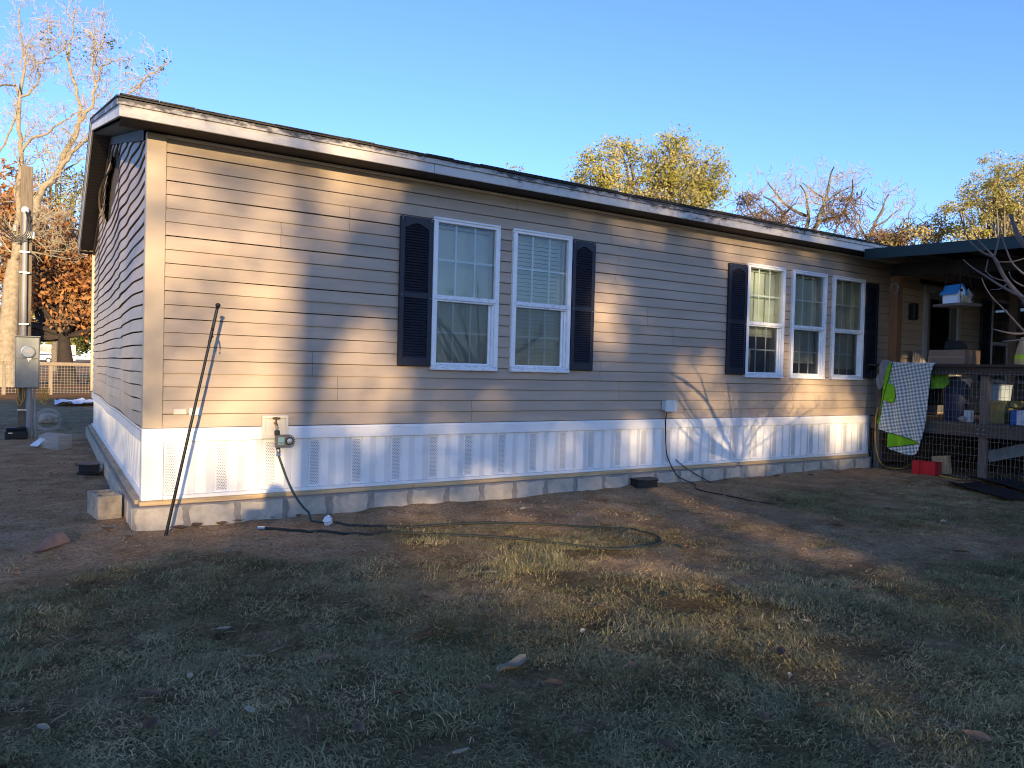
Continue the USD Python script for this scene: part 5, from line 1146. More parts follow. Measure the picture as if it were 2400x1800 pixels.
# trees over the roof
leaf_tree('live_oak', 'full yellow-green tree with two rounded crowns above the roof', [(1410, 400, 55, 75), (1470, 360, 45, 50), (1380, 450, 45, 55), (1440, 460, 60, 60), (1590, 340, 45, 50), (1620, 400, 70, 70), (1560, 430, 55, 70), (1670, 450, 50, 55), (1620, 480, 80, 50), (1345, 440, 20, 25), (1520, 440, 60, 55), (1535, 380, 35, 40), (1660, 400, 45, 45)], ['leaf_olive', 'leaf_olive', 'leaf_gold'], 24000, 0.155, (1520, 890), 42, 0.3, rng, 'bark_mid', np.array([0.45, 0.6, 0.8, 0.95]), 36)
leaf_tree('young_tree', 'small bare-tipped tree top just over the roof left of the oak', [(1195, 410, 38, 18), (1180, 425, 25, 15)], ['leaf_rust'], 260, 0.16, (1190, 885), 45, 0.18, rng, 'bark_mid', 0.5, 14)
leaf_tree('olive_tree', 'feathery golden-olive tree above the porch roof at right', [(2330, 420, 60, 55), (2300, 470, 65, 55), (2380, 470, 70, 80), (2280, 530, 60, 45), (2370, 540, 80, 60), (2430, 400, 50, 60), (2440, 500, 60, 90), (2240, 480, 28, 30)], ['leaf_gold', 'leaf_gold', 'leaf_olive'], 24000, 0.115, (2350, 900), 36, 0.28, rng, 'bark_mid', np.array([0.3, 0.45, 0.6, 0.8]), 26)
leaf_tree('olive_tree', 'low sparse golden tree above the porch roof, left of the feathery one', [(2170, 545, 55, 28), (2110, 550, 45, 25), (2210, 530, 35, 30), (2060, 565, 40, 18)], ['leaf_gold', 'leaf_rust'], 2600, 0.15, (2150, 900), 38, 0.25, rng, 'bark_mid', 0.5, 34)
# bare vine-hung trees over the roof
R8 = lambda a, b: (1150 + a * 0.5651, 280 + b * 0.5651)


def bare_tree(label, branches, depth, seed, trunk, tangles=()):
    rng = np.random.default_rng(seed); b0 = at(*trunk, depth); b0[2] = gz(b0[0], b0[1])
    t = thing('vine_tree', label, 'tree', b0); tr = MB(); tw = MB(); fork = at(*R8(*branches[0][0][0]), depth)
    tr.tube(spline([b0 + [0, 0, -0.5], (b0 + fork) / 2 + rng.normal(size=3) * 0.3, fork], 8), np.linspace(0.42, 0.22, 8), 8)
    for pts, r0, r1 in branches:
        r0, r1 = r0 * 0.75, r1
        P = spline(np.array([at(*R8(a, b), depth + rng.uniform(-1, 1)) for a, b in pts]), 3 * len(pts) + 3); tr.tube(P, np.linspace(r0, r1, len(P)), 6); grow(tw, P, r1 * 0.8, r1 * 0.5, 3, rng, 0.5, 2.3, 0.3, 4, None, None, 0.18, 0.011)
    part('trunk', tr, 'bark_mid', t, 60); part('twigs', tw, 'twig_pale', t, kind='stuff')
    mb = MB()
    for a, b, r in tangles:
        c = at(*R8(a, b), depth - 0.5)
        for k in range(70):
            o = c + rng.normal(size=3) * r * [0.55, 0.55, 0.35]; n = rng.normal(size=3); n[2] -= 0.9; q_ = [o]
            for i in range(4): n = n / np.linalg.norm(n) + rng.normal(size=3) * 0.5; q_.append(q_[-1] + n * r * 0.22)
            mb.tube(q_, 0.018, 3, cap=False)
        leaf_cloud(mb, np.array([c]), r * 0.8, 60, 0.14, rng, 1.2)
    if mb.n: part('vines', mb, 'vine', t, kind='stuff')


bare_tree('bare tree hung with brown vine tangles above the roof at right', [([(1330, 470), (1360, 420), (1390, 330), (1410, 230), (1425, 195)], 0.20, 0.03), ([(1330, 470), (1300, 470), (1320, 410), (1310, 330), (1280, 270)], 0.18, 0.03), ([(1360, 420), (1450, 400), (1490, 330), (1500, 250)], 0.14, 0.03), ([(1310, 400), (1220, 350), (1180, 300), (1150, 260)], 0.12, 0.03), ([(1390, 330), (1340, 300), (1290, 262)], 0.08, 0.02), ([(1380, 350), (1450, 300), (1530, 280)], 0.08, 0.02)], 40, 3, R8(1330, 900), [(1100, 405, 0.9), (1450, 410, 1.2), (1470, 330, 0.9), (1240, 440, 0.8), (1420, 390, 0.8)])
bare_tree('bare tree with tawny vines just left of the porch roof', [([(1560, 500), (1590, 440), (1630, 360), (1650, 310)], 0.14, 0.03), ([(1560, 500), (1540, 460), (1520, 420)], 0.10, 0.03), ([(1590, 440), (1650, 410), (1700, 370)], 0.08, 0.02), ([(1570, 480), (1680, 470), (1750, 430)], 0.07, 0.02)], 39, 4, R8(1570, 930), [(1560, 495, 0.8), (1640, 500, 0.9), (1720, 470, 0.9), (1680, 510, 0.7)])
bare_tree('bare tree with brown hanging clumps right of the yellow-green oak', [([(1200, 450), (1210, 390), (1170, 340), (1130, 320)], 0.14, 0.03), ([(1210, 400), (1250, 360), (1290, 350)], 0.08, 0.02), ([(1200, 450), (1090, 400), (1050, 320)], 0.08, 0.03), ([(1200, 430), (1110, 350), (1070, 330)], 0.06, 0.02)], 37, 6, R8(1200, 930), [(1205, 405, 0.8), (1060, 330, 0.5), (1110, 410, 0.7)])

# sapling at right, standing outside the frame: its branches reach in and its shadow falls on the wall
rng = np.random.default_rng(21); sb = np.array([5.85, -4.7, 0.0]); sb[2] = gz(sb[0], sb[1])
sa = thing('sapling', 'bare young tree at the right edge whose branches cross the porch', 'tree', sb)
Z6 = lambda a, b: (1980 + a * 0.18988, 540 + b * 0.18988)
tr, tw = MB(), MB(); f0 = np.array([5.84, -4.7, 1.08])
tr.tube(spline([sb + [0, 0, -0.2], sb + [0.02, 0, 0.5], f0], 8), [0.05, 0.045, 0.042, 0.04, 0.039, 0.038, 0.037, 0.036], 8)
vis = [([(2212, 850), (2080, 720), (1960, 560), (1880, 400), (1840, 330)], 0.016, 0.010, 5.0), ([(1840, 330), (1700, 270), (1560, 150), (1470, 0)], 0.008, 0.003, 5.0), ([(1840, 320), (1720, 200), (1640, 110), (1590, 20)], 0.007, 0.003, 5.1), ([(1845, 320), (1890, 150), (1915, 0), (1920, -110)], 0.007, 0.003, 4.9),
       ([(2212, 830), (2100, 780), (1900, 670), (1750, 570), (1620, 490), (1540, 430), (1460, 360)], 0.011, 0.003, 4.9), ([(2260, 1300), (2100, 1120), (1950, 960), (1830, 840), (1730, 690), (1690, 590)], 0.008, 0.003, 5.2), ([(1820, 1215), (1950, 1250), (2100, 1275), (2260, 1262)], 0.004, 0.010, 5.0), ([(1950, 1372), (2080, 1360), (2260, 1345)], 0.004, 0.008, 4.8),
       ([(1930, 50), (2000, 250), (2060, 390), (2140, 480), (2260, 570)], 0.004, 0.008, 5.3), ([(2050, -200), (2110, 0), (2150, 90), (2230, 190)], 0.010, 0.018, 4.7), ([(2025, 510), (2060, 590), (2130, 650), (2240, 700)], 0.003, 0.006, 5.1), ([(1740, 500), (1830, 580), (1980, 620)], 0.003, 0.005, 5.0), ([(1770, 360), (1735, 510)], 0.003, 0.004, 5.0), ([(1800, 730), (1900, 725), (1990, 670)], 0.003, 0.004, 5.0), ([(1880, 390), (2010, 390), (2212, 345)], 0.004, 0.004, 5.0)]
twk = lambda q_: True
for pts, r0, r1, dd in vis:
    P = spline(np.array([at(*Z6(a, b), dd) for a, b in pts]), 3 * len(pts)); tr.tube(P, np.linspace(r0, r1, len(P)), 6)
for u, v, dd, r in ((2212, 850, 5.0, 0.017), (2212, 830, 4.9, 0.013), (2260, 1300, 5.2, 0.010), (2260, 1262, 5.0, 0.010), (2230, 190, 4.7, 0.018), (2260, 570, 5.3, 0.010), (2260, 1345, 4.8, 0.009)):
    e = at(*Z6(u, v), dd); mid = f0 * 0.45 + e * 0.55 + [0, 0, -0.10]
    if v < 400: mid = f0 * 0.4 + e * 0.6 + [0.1, 0, 0.2]
    tr.tube(spline([f0, f0 * 0.75 + mid * 0.25 + [0, 0, 0.03], mid, e], 12), np.linspace(0.030, r, 12), 6)


def outside(q_):
    u, v, w = uv_of(q_[-1]); return w < 0.3 or u > 2385 or v < 0


for dx, dy, h, r in ((1.2, 0.3, 1.0, 0.0132), (0.8, -0.5, 1.5, 0.0132), (-0.5, -0.9, 1.3, 0.012), (0.3, 0.5, 1.6, 0.0144), (1.6, -0.1, 0.75, 0.0108), (-0.9, -0.5, 0.5, 0.0096), (-1.25, -0.75, 0.75, 0.0096), (0.0, -0.2, 1.9, 0.0132), (-0.45, -0.35, 1.7, 0.0108)):
    e = f0 + [dx, dy, h]; P = spline([f0, f0 + (e - f0) * 0.4 + [0, 0, 0.06], e], 9)
    tr.tube(P, np.linspace(r, 0.006, 9), 6); grow(tw, P, r * 0.6, 0.004, 3, rng, 0.13, 0.62, 0.3, 4, None, outside, 0.14, 0.0022)
part('trunk', tr, 'sapling_bark', sa, 60); part('twigs', tw, 'sapling_bark', sa, kind='stuff')

# ------------------------------------------------------------------ fence and trailer at left
fn = thing('rail_fence', 'timber rail fence with wire mesh across the back of the yard', 'fence', (-0.6, 25.8, 0))
FY = 25.8; px = np.arange(-4.95, 6.5, 1.45)
for xq in px: part('fence_post', MB().box(xq - 0.06, xq + 0.06, FY - 0.06, FY + 0.06, -0.3, 1.10, 0.01), 'post_wood', fn)
for a, b in zip(px[:-1:2], px[2::2]): part('rail', MB().box(a, b - 0.005, FY - 0.10, FY + 0.05, 1.101, 1.22, 0.006), 'post_wood', fn)
mb = MB()
for xq in np.arange(px[0], px[-1], 0.1016): mb.obox((xq, FY - 0.065, 0.05), (xq, FY - 0.065, 1.1), 0.006, 0.006, (0, 1, 0))
for zq in np.arange(0.08, 1.1, 0.1016): mb.obox((px[0], FY - 0.068, zq), (px[-1], FY - 0.068, zq), 0.006, 0.006)
part('wire_mesh', mb, 'galv', fn, kind='stuff')
TD = 95.0; tc = at(120, 853, TD); tz_ = gz(tc[0], tc[1]); tl = thing('travel_trailer', 'white travel trailer with navy stripe parked beyond the back fence', 'trailer', (tc[0], tc[1], tz_))
def Tx(v): return np.stack([tc[0] + v[:, 0], tc[1] + v[:, 1], tz_ + v[:, 2]], 1)
ol = Polygon([(-2.9, 0.55), (-2.1, 0.45), (2.6, 0.45), (2.6, 2.35), (-1.0, 2.30), (-1.7, 2.1), (-2.4, 1.5), (-3.0, 1.2)]); t = trimesh.creation.extrude_polygon(ol.buffer(0.05), 2.0); v = np.array(t.vertices)
part('body', MB().add(Tx(np.stack([v[:, 0], -v[:, 2] + 1.0, v[:, 1]], 1)), t.faces), 'trailer_white', tl)
part('faded_panel', moved(MB().box(-1.3, 2.5, -1.012, -1.002, 1.35, 2.2), Tx), 'trailer_red', tl); part('stripe', moved(MB().box(-2.6, 2.6, -1.016, -1.003, 1.02, 1.16).box(-2.8, -1.6, -1.014, -1.002, 0.7, 1.0), Tx), 'trailer_navy', tl)
for k, xq in enumerate((-0.3, 0.75)):
    w = part('wheel', MB().lathe([(0, 0.02), (0.20, 0.02), (0.35, 0.0), (0.36, -0.22), (0, -0.22)], (tc[0] + xq, tc[1] - 1.03, tz_ + 0.36), (0, -1, 0), 18), 'tyre', tl); part('rim', MB().lathe([(0.2, 0.025), (0.12, 0.04), (0, 0.05)], (tc[0] + xq, tc[1] - 1.03, tz_ + 0.36), (0, -1, 0), 14), 'trailer_white', w)

# ------------------------------------------------------------------ trees behind the viewer: their leaves sift the low sun (their shadows lie on wall and lawn)
POLY = [(0.80, Polygon([(-2.6, 2.4), (-6.5, 4.6), (-3, 5), (2.3, 5), (2.25, 3.35), (2.0, 3.0), (1.65, 2.75), (1.3, 2.45), (1.35, 2.1), (1.45, 1.8), (2.0, 1.65), (2.35, 1.5), (2.45, 1.25), (2.1, 0.95), (1.75, 0.72), (1.58, 0.3), (1.4, -0.02), (0.7, -0.03), (0.05, -0.12), (-0.3, -0.38), (-0.8, -0.42), (-0.7, -0.16), (-0.28, -0.03), (-0.3, 0.35), (-0.7, 0.85), (-1.3, 1.4)]))]
BLOB = [(1.0, 2.0, 0.42, 0.75, 1.0), (1.3, 1.3, 0.85, 0.45, 1.0), (1.0, 0.55, 0.75, 0.5, 0.95), (1.45, 3.02, 0.6, 0.3, 0.9), (0.2, 3.45, 2.4, 0.22, 0.95), (3.2, -0.42, 1.5, 0.36, 0.9), (2.4, -0.28, 0.8, 0.26, 0.85), (4.35, -0.42, 0.6, 0.34, 0.8), (5.65, -0.40, 0.8, 0.32, 0.85), (-0.35, -0.24, 0.6, 0.2, 0.95), (6.9, -0.5, 0.6, 0.14, 0.5), (4.80, 2.05, 0.34, 0.62, 1.0), (5.5, 3.25, 1.6, 0.14, 0.8), (7.1, 3.05, 0.75, 0.26, 0.9), (8.2, 3.2, 0.7, 0.2, 0.6), (7.62, 2.35, 0.34, 0.6, 0.9), (8.75, 1.15, 0.8, 0.42, 1.0), (9.5, 0.6, 0.7, 0.45, 0.9), (8.1, 1.9, 0.3, 0.5, 0.45), (6.45, 1.2, 0.6, 0.65, 0.6), (5.55, 0.6, 0.6, 0.40, 0.75), (4.2, 0.5, 0.32, 0.35, 0.6), (7.3, 0.6, 1.0, 0.5, 0.55), (3.2, 0.95, 0.4, 0.3, 0.35), (3.0, 0.15, 1.0, 0.16, 0.4), (2.6, 0.55, 0.3, 0.3, 0.35),
        (2.5, -0.28, 0.85, 0.22, 0.6), (3.4, -0.50, 0.75, 0.24, 0.95), (3.8, -0.72, 0.45, 0.16, 0.9), (4.5, -0.58, 0.4, 0.2, 0.6), (5.5, -0.48, 0.65, 0.22, 0.75), (5.1, -0.72, 0.5, 0.12, 0.6), (8.2, -0.55, 0.9, 0.10, 0.3), (12.0, 1.2, 1.6, 0.8, 0.85), (14.5, 1.4, 1.2, 0.8, 0.7)]
DIM = [(0.75, 3.02, 0.42, 0.22, 0.75), (0.28, 2.55, 0.30, 0.16, 0.4), (0.22, 1.45, 0.40, 0.40, 0.45), (0.8, 2.6, 0.3, 0.15, 0.25)]


def openness_raw(x, z):
    from shapely import contains_xy
    o = POLY[0][0] * contains_xy(POLY[0][1], x, z).astype(float); o = np.where((x < -1.2) & (o > 0), 1.0, o)
    for cx, cz, rx, rz, w in BLOB: o = np.maximum(o, w * np.clip(1.6 - 1.6 * (((x - cx) / rx) ** 2 + ((z - cz) / rz) ** 2), 0, 1))
    for cx, cz, rx, rz, w in DIM: o = o * (1 - w * np.exp(-((x - cx) / rx) ** 2 - ((z - cz) / rz) ** 2))
    return np.where(z > 4.25 + 0.5 * (meshkit.noise(np.stack([x * 0.5, 0 * x, 0 * x], -1)) - 0.5), 1.0, o)


from scipy.ndimage import gaussian_filter, map_coordinates
_gx, _gz = np.arange(-12, 20, 0.05), np.arange(-4, 5.4, 0.05); _G = np.meshgrid(_gx, _gz, indexing='ij'); OPEN = gaussian_filter(openness_raw(_G[0].ravel(), _G[1].ravel()).reshape(_G[0].shape), 3.6)


def openness(x, z): return map_coordinates(OPEN, [(x + 12) / 0.05, (z + 4) / 0.05], order=1, mode='nearest')


rng = np.random.default_rng(17); N = 150000
xs_, zs_, dd = rng.uniform(-11, 19, N), rng.uniform(-3.2, 4.6, N), rng.uniform(36, 46, N)
dens = np.clip(-np.log(np.clip(openness(xs_, zs_), 0.02, 1)) / 3.4, 0, 1)
keep = rng.random(N) < dens; xs_, zs_, dd = xs_[keep], zs_[keep], dd[keep]
C = np.stack([xs_ - 0.275 * dd, -dd, zs_ + 0.189 * dd], 1); cxs = np.array([-19.5, -14.5, -10.0, -5.5, -1.0, 4.0, 8.5])
own = np.argmin(np.abs(C[:, :1] + 0.8 * np.sin(C[:, 2:3]) - cxs), 1)
for k, cxk in enumerate(cxs):
    P = C[own == k]
    if len(P) < 50: continue
    b = np.array([cxk, -41, gz(cxk, -41)]); t = thing('shade_tree', 'leafy shade tree behind the viewer, number %s from the left in its row' % ('one', 'two', 'three', 'four', 'five', 'six', 'seven')[k], 'tree', b)
    tk = MB(); ctr = P.mean(0); tk.tube(spline([b + [0, 0, -0.5], b + [0.2, 0, 3.5], b + [0, 0, 8.0], [cxk, -41, 11.5]], 10), np.linspace(0.4, 0.1, 10), 8)
    sel = P[rng.integers(0, len(P), 14)]
    for e in sel: tk.tube(spline([[cxk, -41, min(7.0, e[2] - 0.8)], ([cxk, -41, e[2] - 0.6] + e) / 2, e], 6), np.linspace(0.10, 0.02, 6), 5, cap=False)
    part('trunk', tk, 'bark_mid', t, 60)
    mb = MB(); n = len(P); a = rng.normal(size=(n, 3)); a /= np.linalg.norm(a, axis=1, keepdims=True); bb_ = np.cross(a, rng.normal(size=(n, 3))); bb_ /= np.linalg.norm(bb_, axis=1, keepdims=True); s = rng.uniform(0.13, 0.25, (n, 1))
    V = np.stack([P - a * s * 0.6, P + bb_ * s * 0.4, P + a * s * 0.6, P - bb_ * s * 0.4], 1).reshape(-1, 3); mb.add(V, np.arange(4 * n).reshape(-1, 4)); part('crown', mb, 'leaf_shade', t, kind='stuff')

# ------------------------------------------------------------------ the person taking the picture, whose head's shadow falls on the skirting
import manifold3d as m3
pc = np.array([-0.93, -7.16]); pf = np.array([0.30, 0.95]); pf /= np.linalg.norm(pf); ps = np.array([pf[1], -pf[0]])
J = lambda s, f, z: np.array([*(pc + ps * s + pf * f), z])


def limb(chain):
    out = m3.Manifold()
    for (p, r), (q_, s) in zip(chain[:-1], chain[1:]):
        out += m3.Manifold.batch_hull([m3.Manifold.sphere(r, 16).translate(p.tolist()), m3.Manifold.sphere(s, 16).translate(q_.tolist())])
    return out


def body(parts, rl=0.03):
    o = m3.Manifold()
    for p in parts: o += p
    mm = o.refine_to_length(rl).to_mesh(); t = trimesh.Trimesh(mm.vert_properties[:, :3], mm.tri_verts, process=True); trimesh.smoothing.filter_taubin(t, iterations=12); return t


pe = thing('person', 'person in dark shirt and jeans holding up a phone behind the viewpoint', 'person', (*pc, 0))
G0 = float(gz(pc[0], pc[1])); zt_ = 1.63
arms = [limb([(J(s * 0.18, 0, 1.36), 0.055), (J(s * 0.24, 0.10, 1.14), 0.045), (J(s * 0.10, 0.34, 1.30), 0.034), (J(s * 0.06, 0.40, 1.34), 0.03)]) for s in (-1, 1)]
hands = []
for s in (-1, 1):
    hands.append(limb([(J(s * 0.06, 0.38, 1.33), 0.03), (J(s * 0.085, 0.42, 1.36), 0.026)]))
    for k in range(4): hands.append(limb([(J(s * 0.088, 0.42, 1.345 + 0.018 * k), 0.009), (J(s * 0.09, 0.46, 1.35 + 0.018 * k), 0.0085), (J(s * 0.065, 0.475, 1.352 + 0.018 * k), 0.008)]))
    hands.append(limb([(J(s * 0.08, 0.41, 1.34), 0.011), (J(s * 0.055, 0.42, 1.355), 0.009)]))
head = [m3.Manifold.sphere(0.1, 24).scale((0.78, 0.95, 1.15)).translate(J(0, 0.02, zt_ - 0.115).tolist()), limb([(J(0, 0.0, 1.34), 0.06), (J(0, 0.02, 1.50), 0.055)]), limb([(J(0, 0.11, zt_ - 0.12), 0.013), (J(0, 0.125, zt_ - 0.145), 0.014)]), limb([(J(-0.02, 0.09, zt_ - 0.2), 0.03), (J(0.02, 0.09, zt_ - 0.2), 0.03)])]
head += [m3.Manifold.sphere(0.026, 12).scale((0.5, 0.8, 1.2)).translate(J(s * 0.082, 0.01, zt_ - 0.125).tolist()) for s in (-1, 1)]
legs = [limb([(J(s * 0.09, 0, 0.88), 0.085), (J(s * 0.10, 0.01, 0.48), 0.058), (J(s * 0.11, 0, 0.10), 0.042)]) for s in (-1, 1)]
torso = [limb([(J(0, 0, 0.92), 0.13), (J(0, 0, 1.12), 0.13), (J(0, 0, 1.27), 0.145)]), limb([(J(-0.15, 0, 1.36), 0.065), (J(0.15, 0, 1.36), 0.065)]), limb([(J(-0.13, 0, 1.3), 0.09), (J(0.13, 0, 1.3), 0.09)]), limb([(J(-0.09, 0, 0.94), 0.10), (J(0.09, 0, 0.94), 0.10)])]
feet = [limb([(J(s * 0.11, -0.02, 0.05), 0.04), (J(s * 0.13, 0.15, 0.035), 0.033)]) for s in (-1, 1)]
t = body(torso + head + arms + hands + legs + feet, 0.025); bd = part('body', MB().mesh(t), 'skin', pe, True)
infl = lambda ps_, k: [p for p in ps_]
t = body(torso + [limb([(J(s * 0.18, 0, 1.36), 0.068), (J(s * 0.24, 0.10, 1.14), 0.06), (J(s * 0.17, 0.22, 1.22), 0.05)]) for s in (-1, 1)]); t.vertices = t.vertices + t.vertex_normals * 0.012; part('shirt', MB().mesh(t), 'shirt', pe, True)
t = body(legs + [limb([(J(-0.09, 0, 0.9), 0.10), (J(0.09, 0, 0.9), 0.10)])]); t.vertices = t.vertices + t.vertex_normals * 0.014; part('trousers', MB().mesh(t), 'jeans', pe, True)
t = body(feet); t.vertices = t.vertices + t.vertex_normals * 0.01; part('shoes', MB().mesh(t), 'black_cloth', pe, True)
t = body([m3.Manifold.sphere(0.108, 20).scale((0.80, 0.93, 1.08)).translate(J(0, -0.012, zt_ - 0.098).tolist())]); keepf = (t.triangles_center @ np.array([pf[0], pf[1], -0.9]) < (J(0, 0.06, zt_ - 0.10) @ np.array([pf[0], pf[1], -0.9]))); part('hair', MB().add(t.vertices, t.faces[keepf]), 'hair', pe, True)
mb = MB()
for s in (-1, 1): mb.lathe([(0.009, 0.0), (0.006, 0.005), (0, 0.007)], J(s * 0.032, 0.108, zt_ - 0.11), (pf[0], pf[1], 0), 10)
part('eyes', mb, 'paper', bd); part('mouth', MB().tube([J(-0.022, 0.113, zt_ - 0.185), J(0, 0.118, zt_ - 0.187), J(0.022, 0.113, zt_ - 0.185)], 0.005, 6), 'clay', bd)
solo('phone', MB().add(*cbox(np.zeros(3), np.array([0.08, 0.004, 0.038]), 0.003)) if False else MB().obox(J(-0.078, 0.44, 1.372), J(0.078, 0.44, 1.372), 0.008, 0.074), 'black_plastic', 'dark phone held up in both hands by the person', 'phone')

# ------------------------------------------------------------------ grass, litter, fallen leaves
rng = np.random.default_rng(31)


def tuft(seed, n, h, lie, rad):
    r = np.random.default_rng(seed); mb = MB()
    for _ in range(n):
        a = 0.95 * r.normal(); o = np.array([rad * r.normal() * 0.6, rad * r.normal() * 0.6, -0.004]); l = h * r.uniform(0.35, 1.5); w = r.uniform(0.0013, 0.0031); d = np.array([math.cos(a), math.sin(a), 0]); sd = np.array([-d[1], d[0], 0]); th = r.uniform(0.2, 0.75) * lie; pts = [o]
        for i in range(3):
            pts.append(pts[-1] + (d * math.sin(th) + np.array([0, 0, 1]) * math.cos(th)) * l / 3); th += r.uniform(0.25, 0.75) * lie
        pts = np.array(pts); pts[1:, 2] = np.maximum(pts[1:, 2], 0.003); ww = np.array([1, 0.9, 0.65, 0.1]) * w
        V = np.vstack([pts - sd * ww[:, None], pts + sd * ww[:, None]]); mb.add(V, [[i, i + 1, i + 5, i + 4] for i in range(3)])
    return mb


gi = UsdGeom.PointInstancer.Define(stage, '/World/grass'); tag(gi.GetPrim(), 'thin dormant lawn grass, green-grey with dry straw blades', None, None, 'stuff')
USED[('/World', 'grass')] = 1
protos = []
for k in range(8):
    x = UsdGeom.Xform.Define(stage, f'/World/grass/tuft_{k:03d}'); straw = k >= 5
    a = tuft(100 + k, 12 if straw else 44, 0.055 if straw else 0.068, 1.45 if straw else 1.30, 0.11); b = tuft(200 + k, 44 if straw else 20, 0.062, 1.6, 0.12)
    for nm, mb_, mt in (('green', a, 'grass_green'), ('dry', b, 'grass_straw')):
        usdkit.mesh(stage, f'/World/grass/tuft_{k:03d}/{nm}', mb_.data(), M[mt])
    protos.append(x.GetPath())
cand = rng.uniform([-7, -6.6], [11.5, 0.0], (60000, 2)); u = np.array([uv_of((x, y, 0)) for x, y in cand]); ok = (u[:, 2] > 0.6) & (u[:, 0] > -150) & (u[:, 0] < 2600) & (u[:, 1] < 1950) & (cand[:, 1] < -0.16)
cand = cand[ok]; u = u[ok]; lw = lawn(cand[:, 0], cand[:, 1]); pk = rng.random(len(cand)) < (0.05 + 0.62 * lw ** 0.9) * np.clip(0.15 + 2.2 * (meshkit.fbm(np.stack([cand[:, 0] * 2.2, cand[:, 1] * 2.2, 0 * cand[:, 0]], 1), 4, 51) - 0.28), 0.05, 1.2); cand, lw = cand[pk], lw[pk]
cn = rng.uniform([-6, 1.0], [-0.2, 17], (5000, 2)); l2 = lawn(cn[:, 0], cn[:, 1]); k2 = rng.random(len(cn)) < 0.10 + 0.6 * l2; cand = np.vstack([cand, cn[k2]]); lw = np.r_[lw, l2[k2] * 0.6]
n = len(cand); dry = meshkit.fbm(np.stack([cand[:, 0] * 0.8, cand[:, 1] * 0.8, 0 * cand[:, 0]], 1), 3, 77)
isd = rng.random(n) < np.clip(0.22 + 1.3 * (dry - 0.45) + 0.75 * (1 - lw), 0.04, 0.95); idx = np.where(isd, rng.integers(5, 8, n), rng.integers(0, 5, n))
pos = np.stack([cand[:, 0], cand[:, 1], gz(cand[:, 0], cand[:, 1])], 1); yaw = 9.0 * meshkit.fbm(np.stack([cand[:, 0] * 0.9, cand[:, 1] * 0.9, 0 * cand[:, 0] + 4], 1), 3, 5) + rng.normal(size=n) * 0.9; cl_ = meshkit.fbm(np.stack([cand[:, 0] * 3.2, cand[:, 1] * 3.2, 0 * cand[:, 0] + 8], 1), 3, 15)
sc_ = rng.uniform(0.40, 0.90, n) * (0.5 + 0.4 * lw) * (0.45 + 1.15 * cl_)
gi.CreatePrototypesRel().SetTargets(protos); gi.CreateProtoIndicesAttr(Vt.IntArray.FromNumpy(idx.astype(np.int32))); gi.CreatePositionsAttr(Vt.Vec3fArray.FromNumpy(pos.astype(np.float32)))
gi.CreateOrientationsAttr(Vt.QuathArray([Gf.Quath(math.cos(a / 2), 0, 0, math.sin(a / 2)) for a in yaw])); gi.CreateScalesAttr(Vt.Vec3fArray.FromNumpy(np.stack([sc_] * 3, 1).astype(np.float32)))

# straw bits and twigs on the bare soil, one mass
mb = MB(); P = rng.uniform([-5, -3.5], [11, -0.14], (5200, 2)); P = np.vstack([P, rng.uniform([-4.5, -1.0], [-0.2, 9], (1800, 2))])
for x, y in P:
    l, a, w = rng.uniform(0.02, 0.09), rng.uniform(0, np.pi), rng.uniform(0.0010, 0.0022); d = np.array([math.cos(a), math.sin(a), rng.uniform(-0.1, 0.15)]) * l / 2; s = np.array([-d[1], d[0], 0]) / l * 2 * w; c = np.array([x, y, float(0)]); mb.add([c - d - s, c + d - s, c + d + s, c - d + s], [[0, 1, 2, 3]])
v, f = mb.data(); v[:, 2] += gz(v[:, 0], v[:, 1]) + 0.006; solo('straw_litter', MB().add(v, f), 'grass_straw', 'scattered straw bits and fine twigs on the bare soil', kind='stuff')


mb = MB(); P = np.vstack([rng.uniform([-0.3, -1.6], [10.3, -0.13], (4200, 2)), rng.uniform([-4.5, -2.5], [-0.15, 9], (2600, 2)), rng.uniform([4, -4], [10, -0.5], (1200, 2))])
P = P[rng.random(len(P)) > 0.8 * lawn(P[:, 0], P[:, 1])]; O = np.array([(1, 0, 0), (-1, 0, 0), (0, 1, 0), (0, -1, 0), (0, 0, 1), (0, 0, -1)], float); OF = [[0, 2, 4], [2, 1, 4], [1, 3, 4], [3, 0, 4], [2, 0, 5], [1, 2, 5], [3, 1, 5], [0, 3, 5]]; PZ = gz(P[:, 0], P[:, 1])
for (x, y), z in zip(P, PZ):
    r0 = 0.0035 + 0.012 * rng.random() ** 4; mb.add(O * r0 * rng.uniform(0.6, 1.4, (6, 1)) * [1, 1, 0.7] @ trimesh.transformations.rotation_matrix(rng.uniform(0, 6), [0, 0, 1])[:3, :3] + [x, y, z + r0 * 0.25], OF)
solo('gravel', mb, 'pebble', 'small pebbles and soil crumbs strewn over the bare earth', kind='stuff')


def leaf_mesh(seed, l, w, curl):
    s, t = np.meshgrid(np.linspace(-1, 1, 5), np.linspace(0, 1, 8), indexing='ij'); r = np.random.default_rng(seed)
    wd = w * np.sin(np.pi * np.clip(0.04 + 0.94 * t, 0, 1)) ** 0.8; P = np.stack([t * l - l / 2, s * wd, curl * (s ** 2) * wd * 0.9 + 0.16 * l * curl * (2 * t - 1) ** 2 + 0.02 * l * np.sin(7 * t + r.uniform(0, 6))], -1); return MB().grid(P)


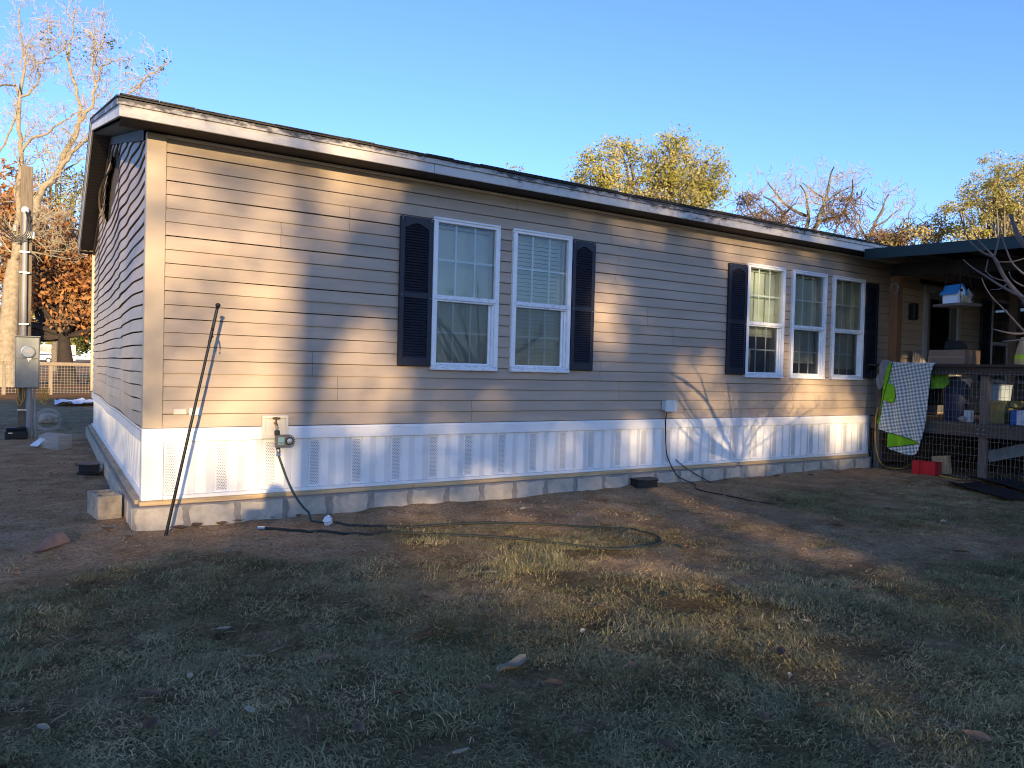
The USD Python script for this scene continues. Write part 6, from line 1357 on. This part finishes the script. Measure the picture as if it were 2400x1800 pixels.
spots_b = [(560, 1222), (640, 1216), (700, 1213), (905, 1188), (930, 1184), (1010, 1178), (1045, 1172), (1310, 1150), (1345, 1149), (1600, 1128), (1655, 1126), (1700, 1130), (1760, 1128), (1820, 1122), (1900, 1118), (1965, 1115), (420, 1240), (460, 1236), (520, 1228), (250, 1246), (205, 1120), (180, 1090), (985, 1391), (1410, 1433), (1150, 1440), (1600, 1418), (1000, 1495), (1195, 1130), (870, 1190), (960, 1172), (1130, 1162), (1225, 1160), (1250, 1158), (1545, 1210), (1418, 1180), (995, 1408), (498, 1750), (1355, 1740), (350, 1728), (1140, 1625), (300, 1515), (355, 1642), (240, 1512), (840, 1735), (2190, 1540), (2140, 1655), (1925, 1668), (1300, 1625), (1610, 1290), (38, 1355), (560, 1308), (680, 1372), (1790, 1700), (2290, 1750), (1560, 1760), (965, 1250), (45, 1155), (120, 1110), (610, 1500), (300, 1262), (1680, 1185), (2080, 1200), (2250, 1300), (1960, 1240), (2330, 1420), (2010, 1395), (1830, 1540), (760, 1560), (930, 1640), (1480, 1580)]
spots_w = [(525, 1476), (853, 1296), (530, 1302), (1162, 1318), (1155, 1348), (1165, 1368), (445, 1602), (1225, 1195), (1370, 1182), (1280, 1190), (1080, 1780), (645, 1538), (102, 1721), (585, 1690), (1365, 1488), (590, 1558), (1850, 1590), (620, 1215), (1475, 1255), (2210, 1230), (1600, 1330), (1890, 1470)]
protoL = {}


def zone(p, nm):
    if nm == 'fallen_leaf':
        if p[1] > -0.75 and p[0] > -0.1: return 'brown leaf or soil clod caught along the foundation blocks', 'brown leaves caught along the foundation'
        if p[0] < 0.3: return 'dry brown leaf on the dirt left of the house corner', 'brown leaves on the dirt at left'
        if p[1] < -4.3: return 'dry brown leaf in the shaded foreground grass', 'brown leaves in the foreground grass'
        return 'dry brown leaf on the grass between the hose loop and the shade', 'brown leaves on the middle of the lawn'
    if p[1] < -4.3: return 'pale bleached leaf in the shaded foreground grass', 'bleached leaves in the foreground grass'
    return 'pale bleached leaf on the lawn nearer the house', 'bleached leaves nearer the house'


for lst, mt, nm in ((spots_b, 'leaf_brown', 'fallen_leaf'), (spots_w, 'leaf_pale', 'bleached_leaf')):
    for i, (u_, v_) in enumerate(lst):
        p = on(u_, v_, z=0.0); dpt = np.linalg.norm(p - CAM); p[2] = gz(p[0], p[1]) + (0.014 + 0.02 * lawn(p[0], p[1])); sc1 = rng.uniform(0.7, 1.25) * (0.85 if dpt < 6 else 1.15); lab, grp = zone(p, nm)
        if not protoL.get(nm):
            t = thing(nm, lab, 'leaf', (0, 0, 0), grp); part('blade', leaf_mesh(4, 0.095 if mt == 'leaf_brown' else 0.075, 0.024 if mt == 'leaf_brown' else 0.016, 0.7), mt, t, True)
            part('stalk', MB().tube([(-0.045, 0, 0.012), (-0.062, 0.002, 0.006)], 0.0016, 4), mt, t); protoL[nm] = t
            x = UsdGeom.Xform(stage.GetPrimAtPath(t)); x.ClearXformOpOrder(); x.GetPrim().RemoveProperty('xformOp:translate'); x.AddTranslateOp().Set(Gf.Vec3d(*map(float, p)))
        else:
            copy_of(protoL[nm], lab, 'leaf', p, rng.uniform(0, 360), grp, float(sc1), rng.uniform(-18, 18))
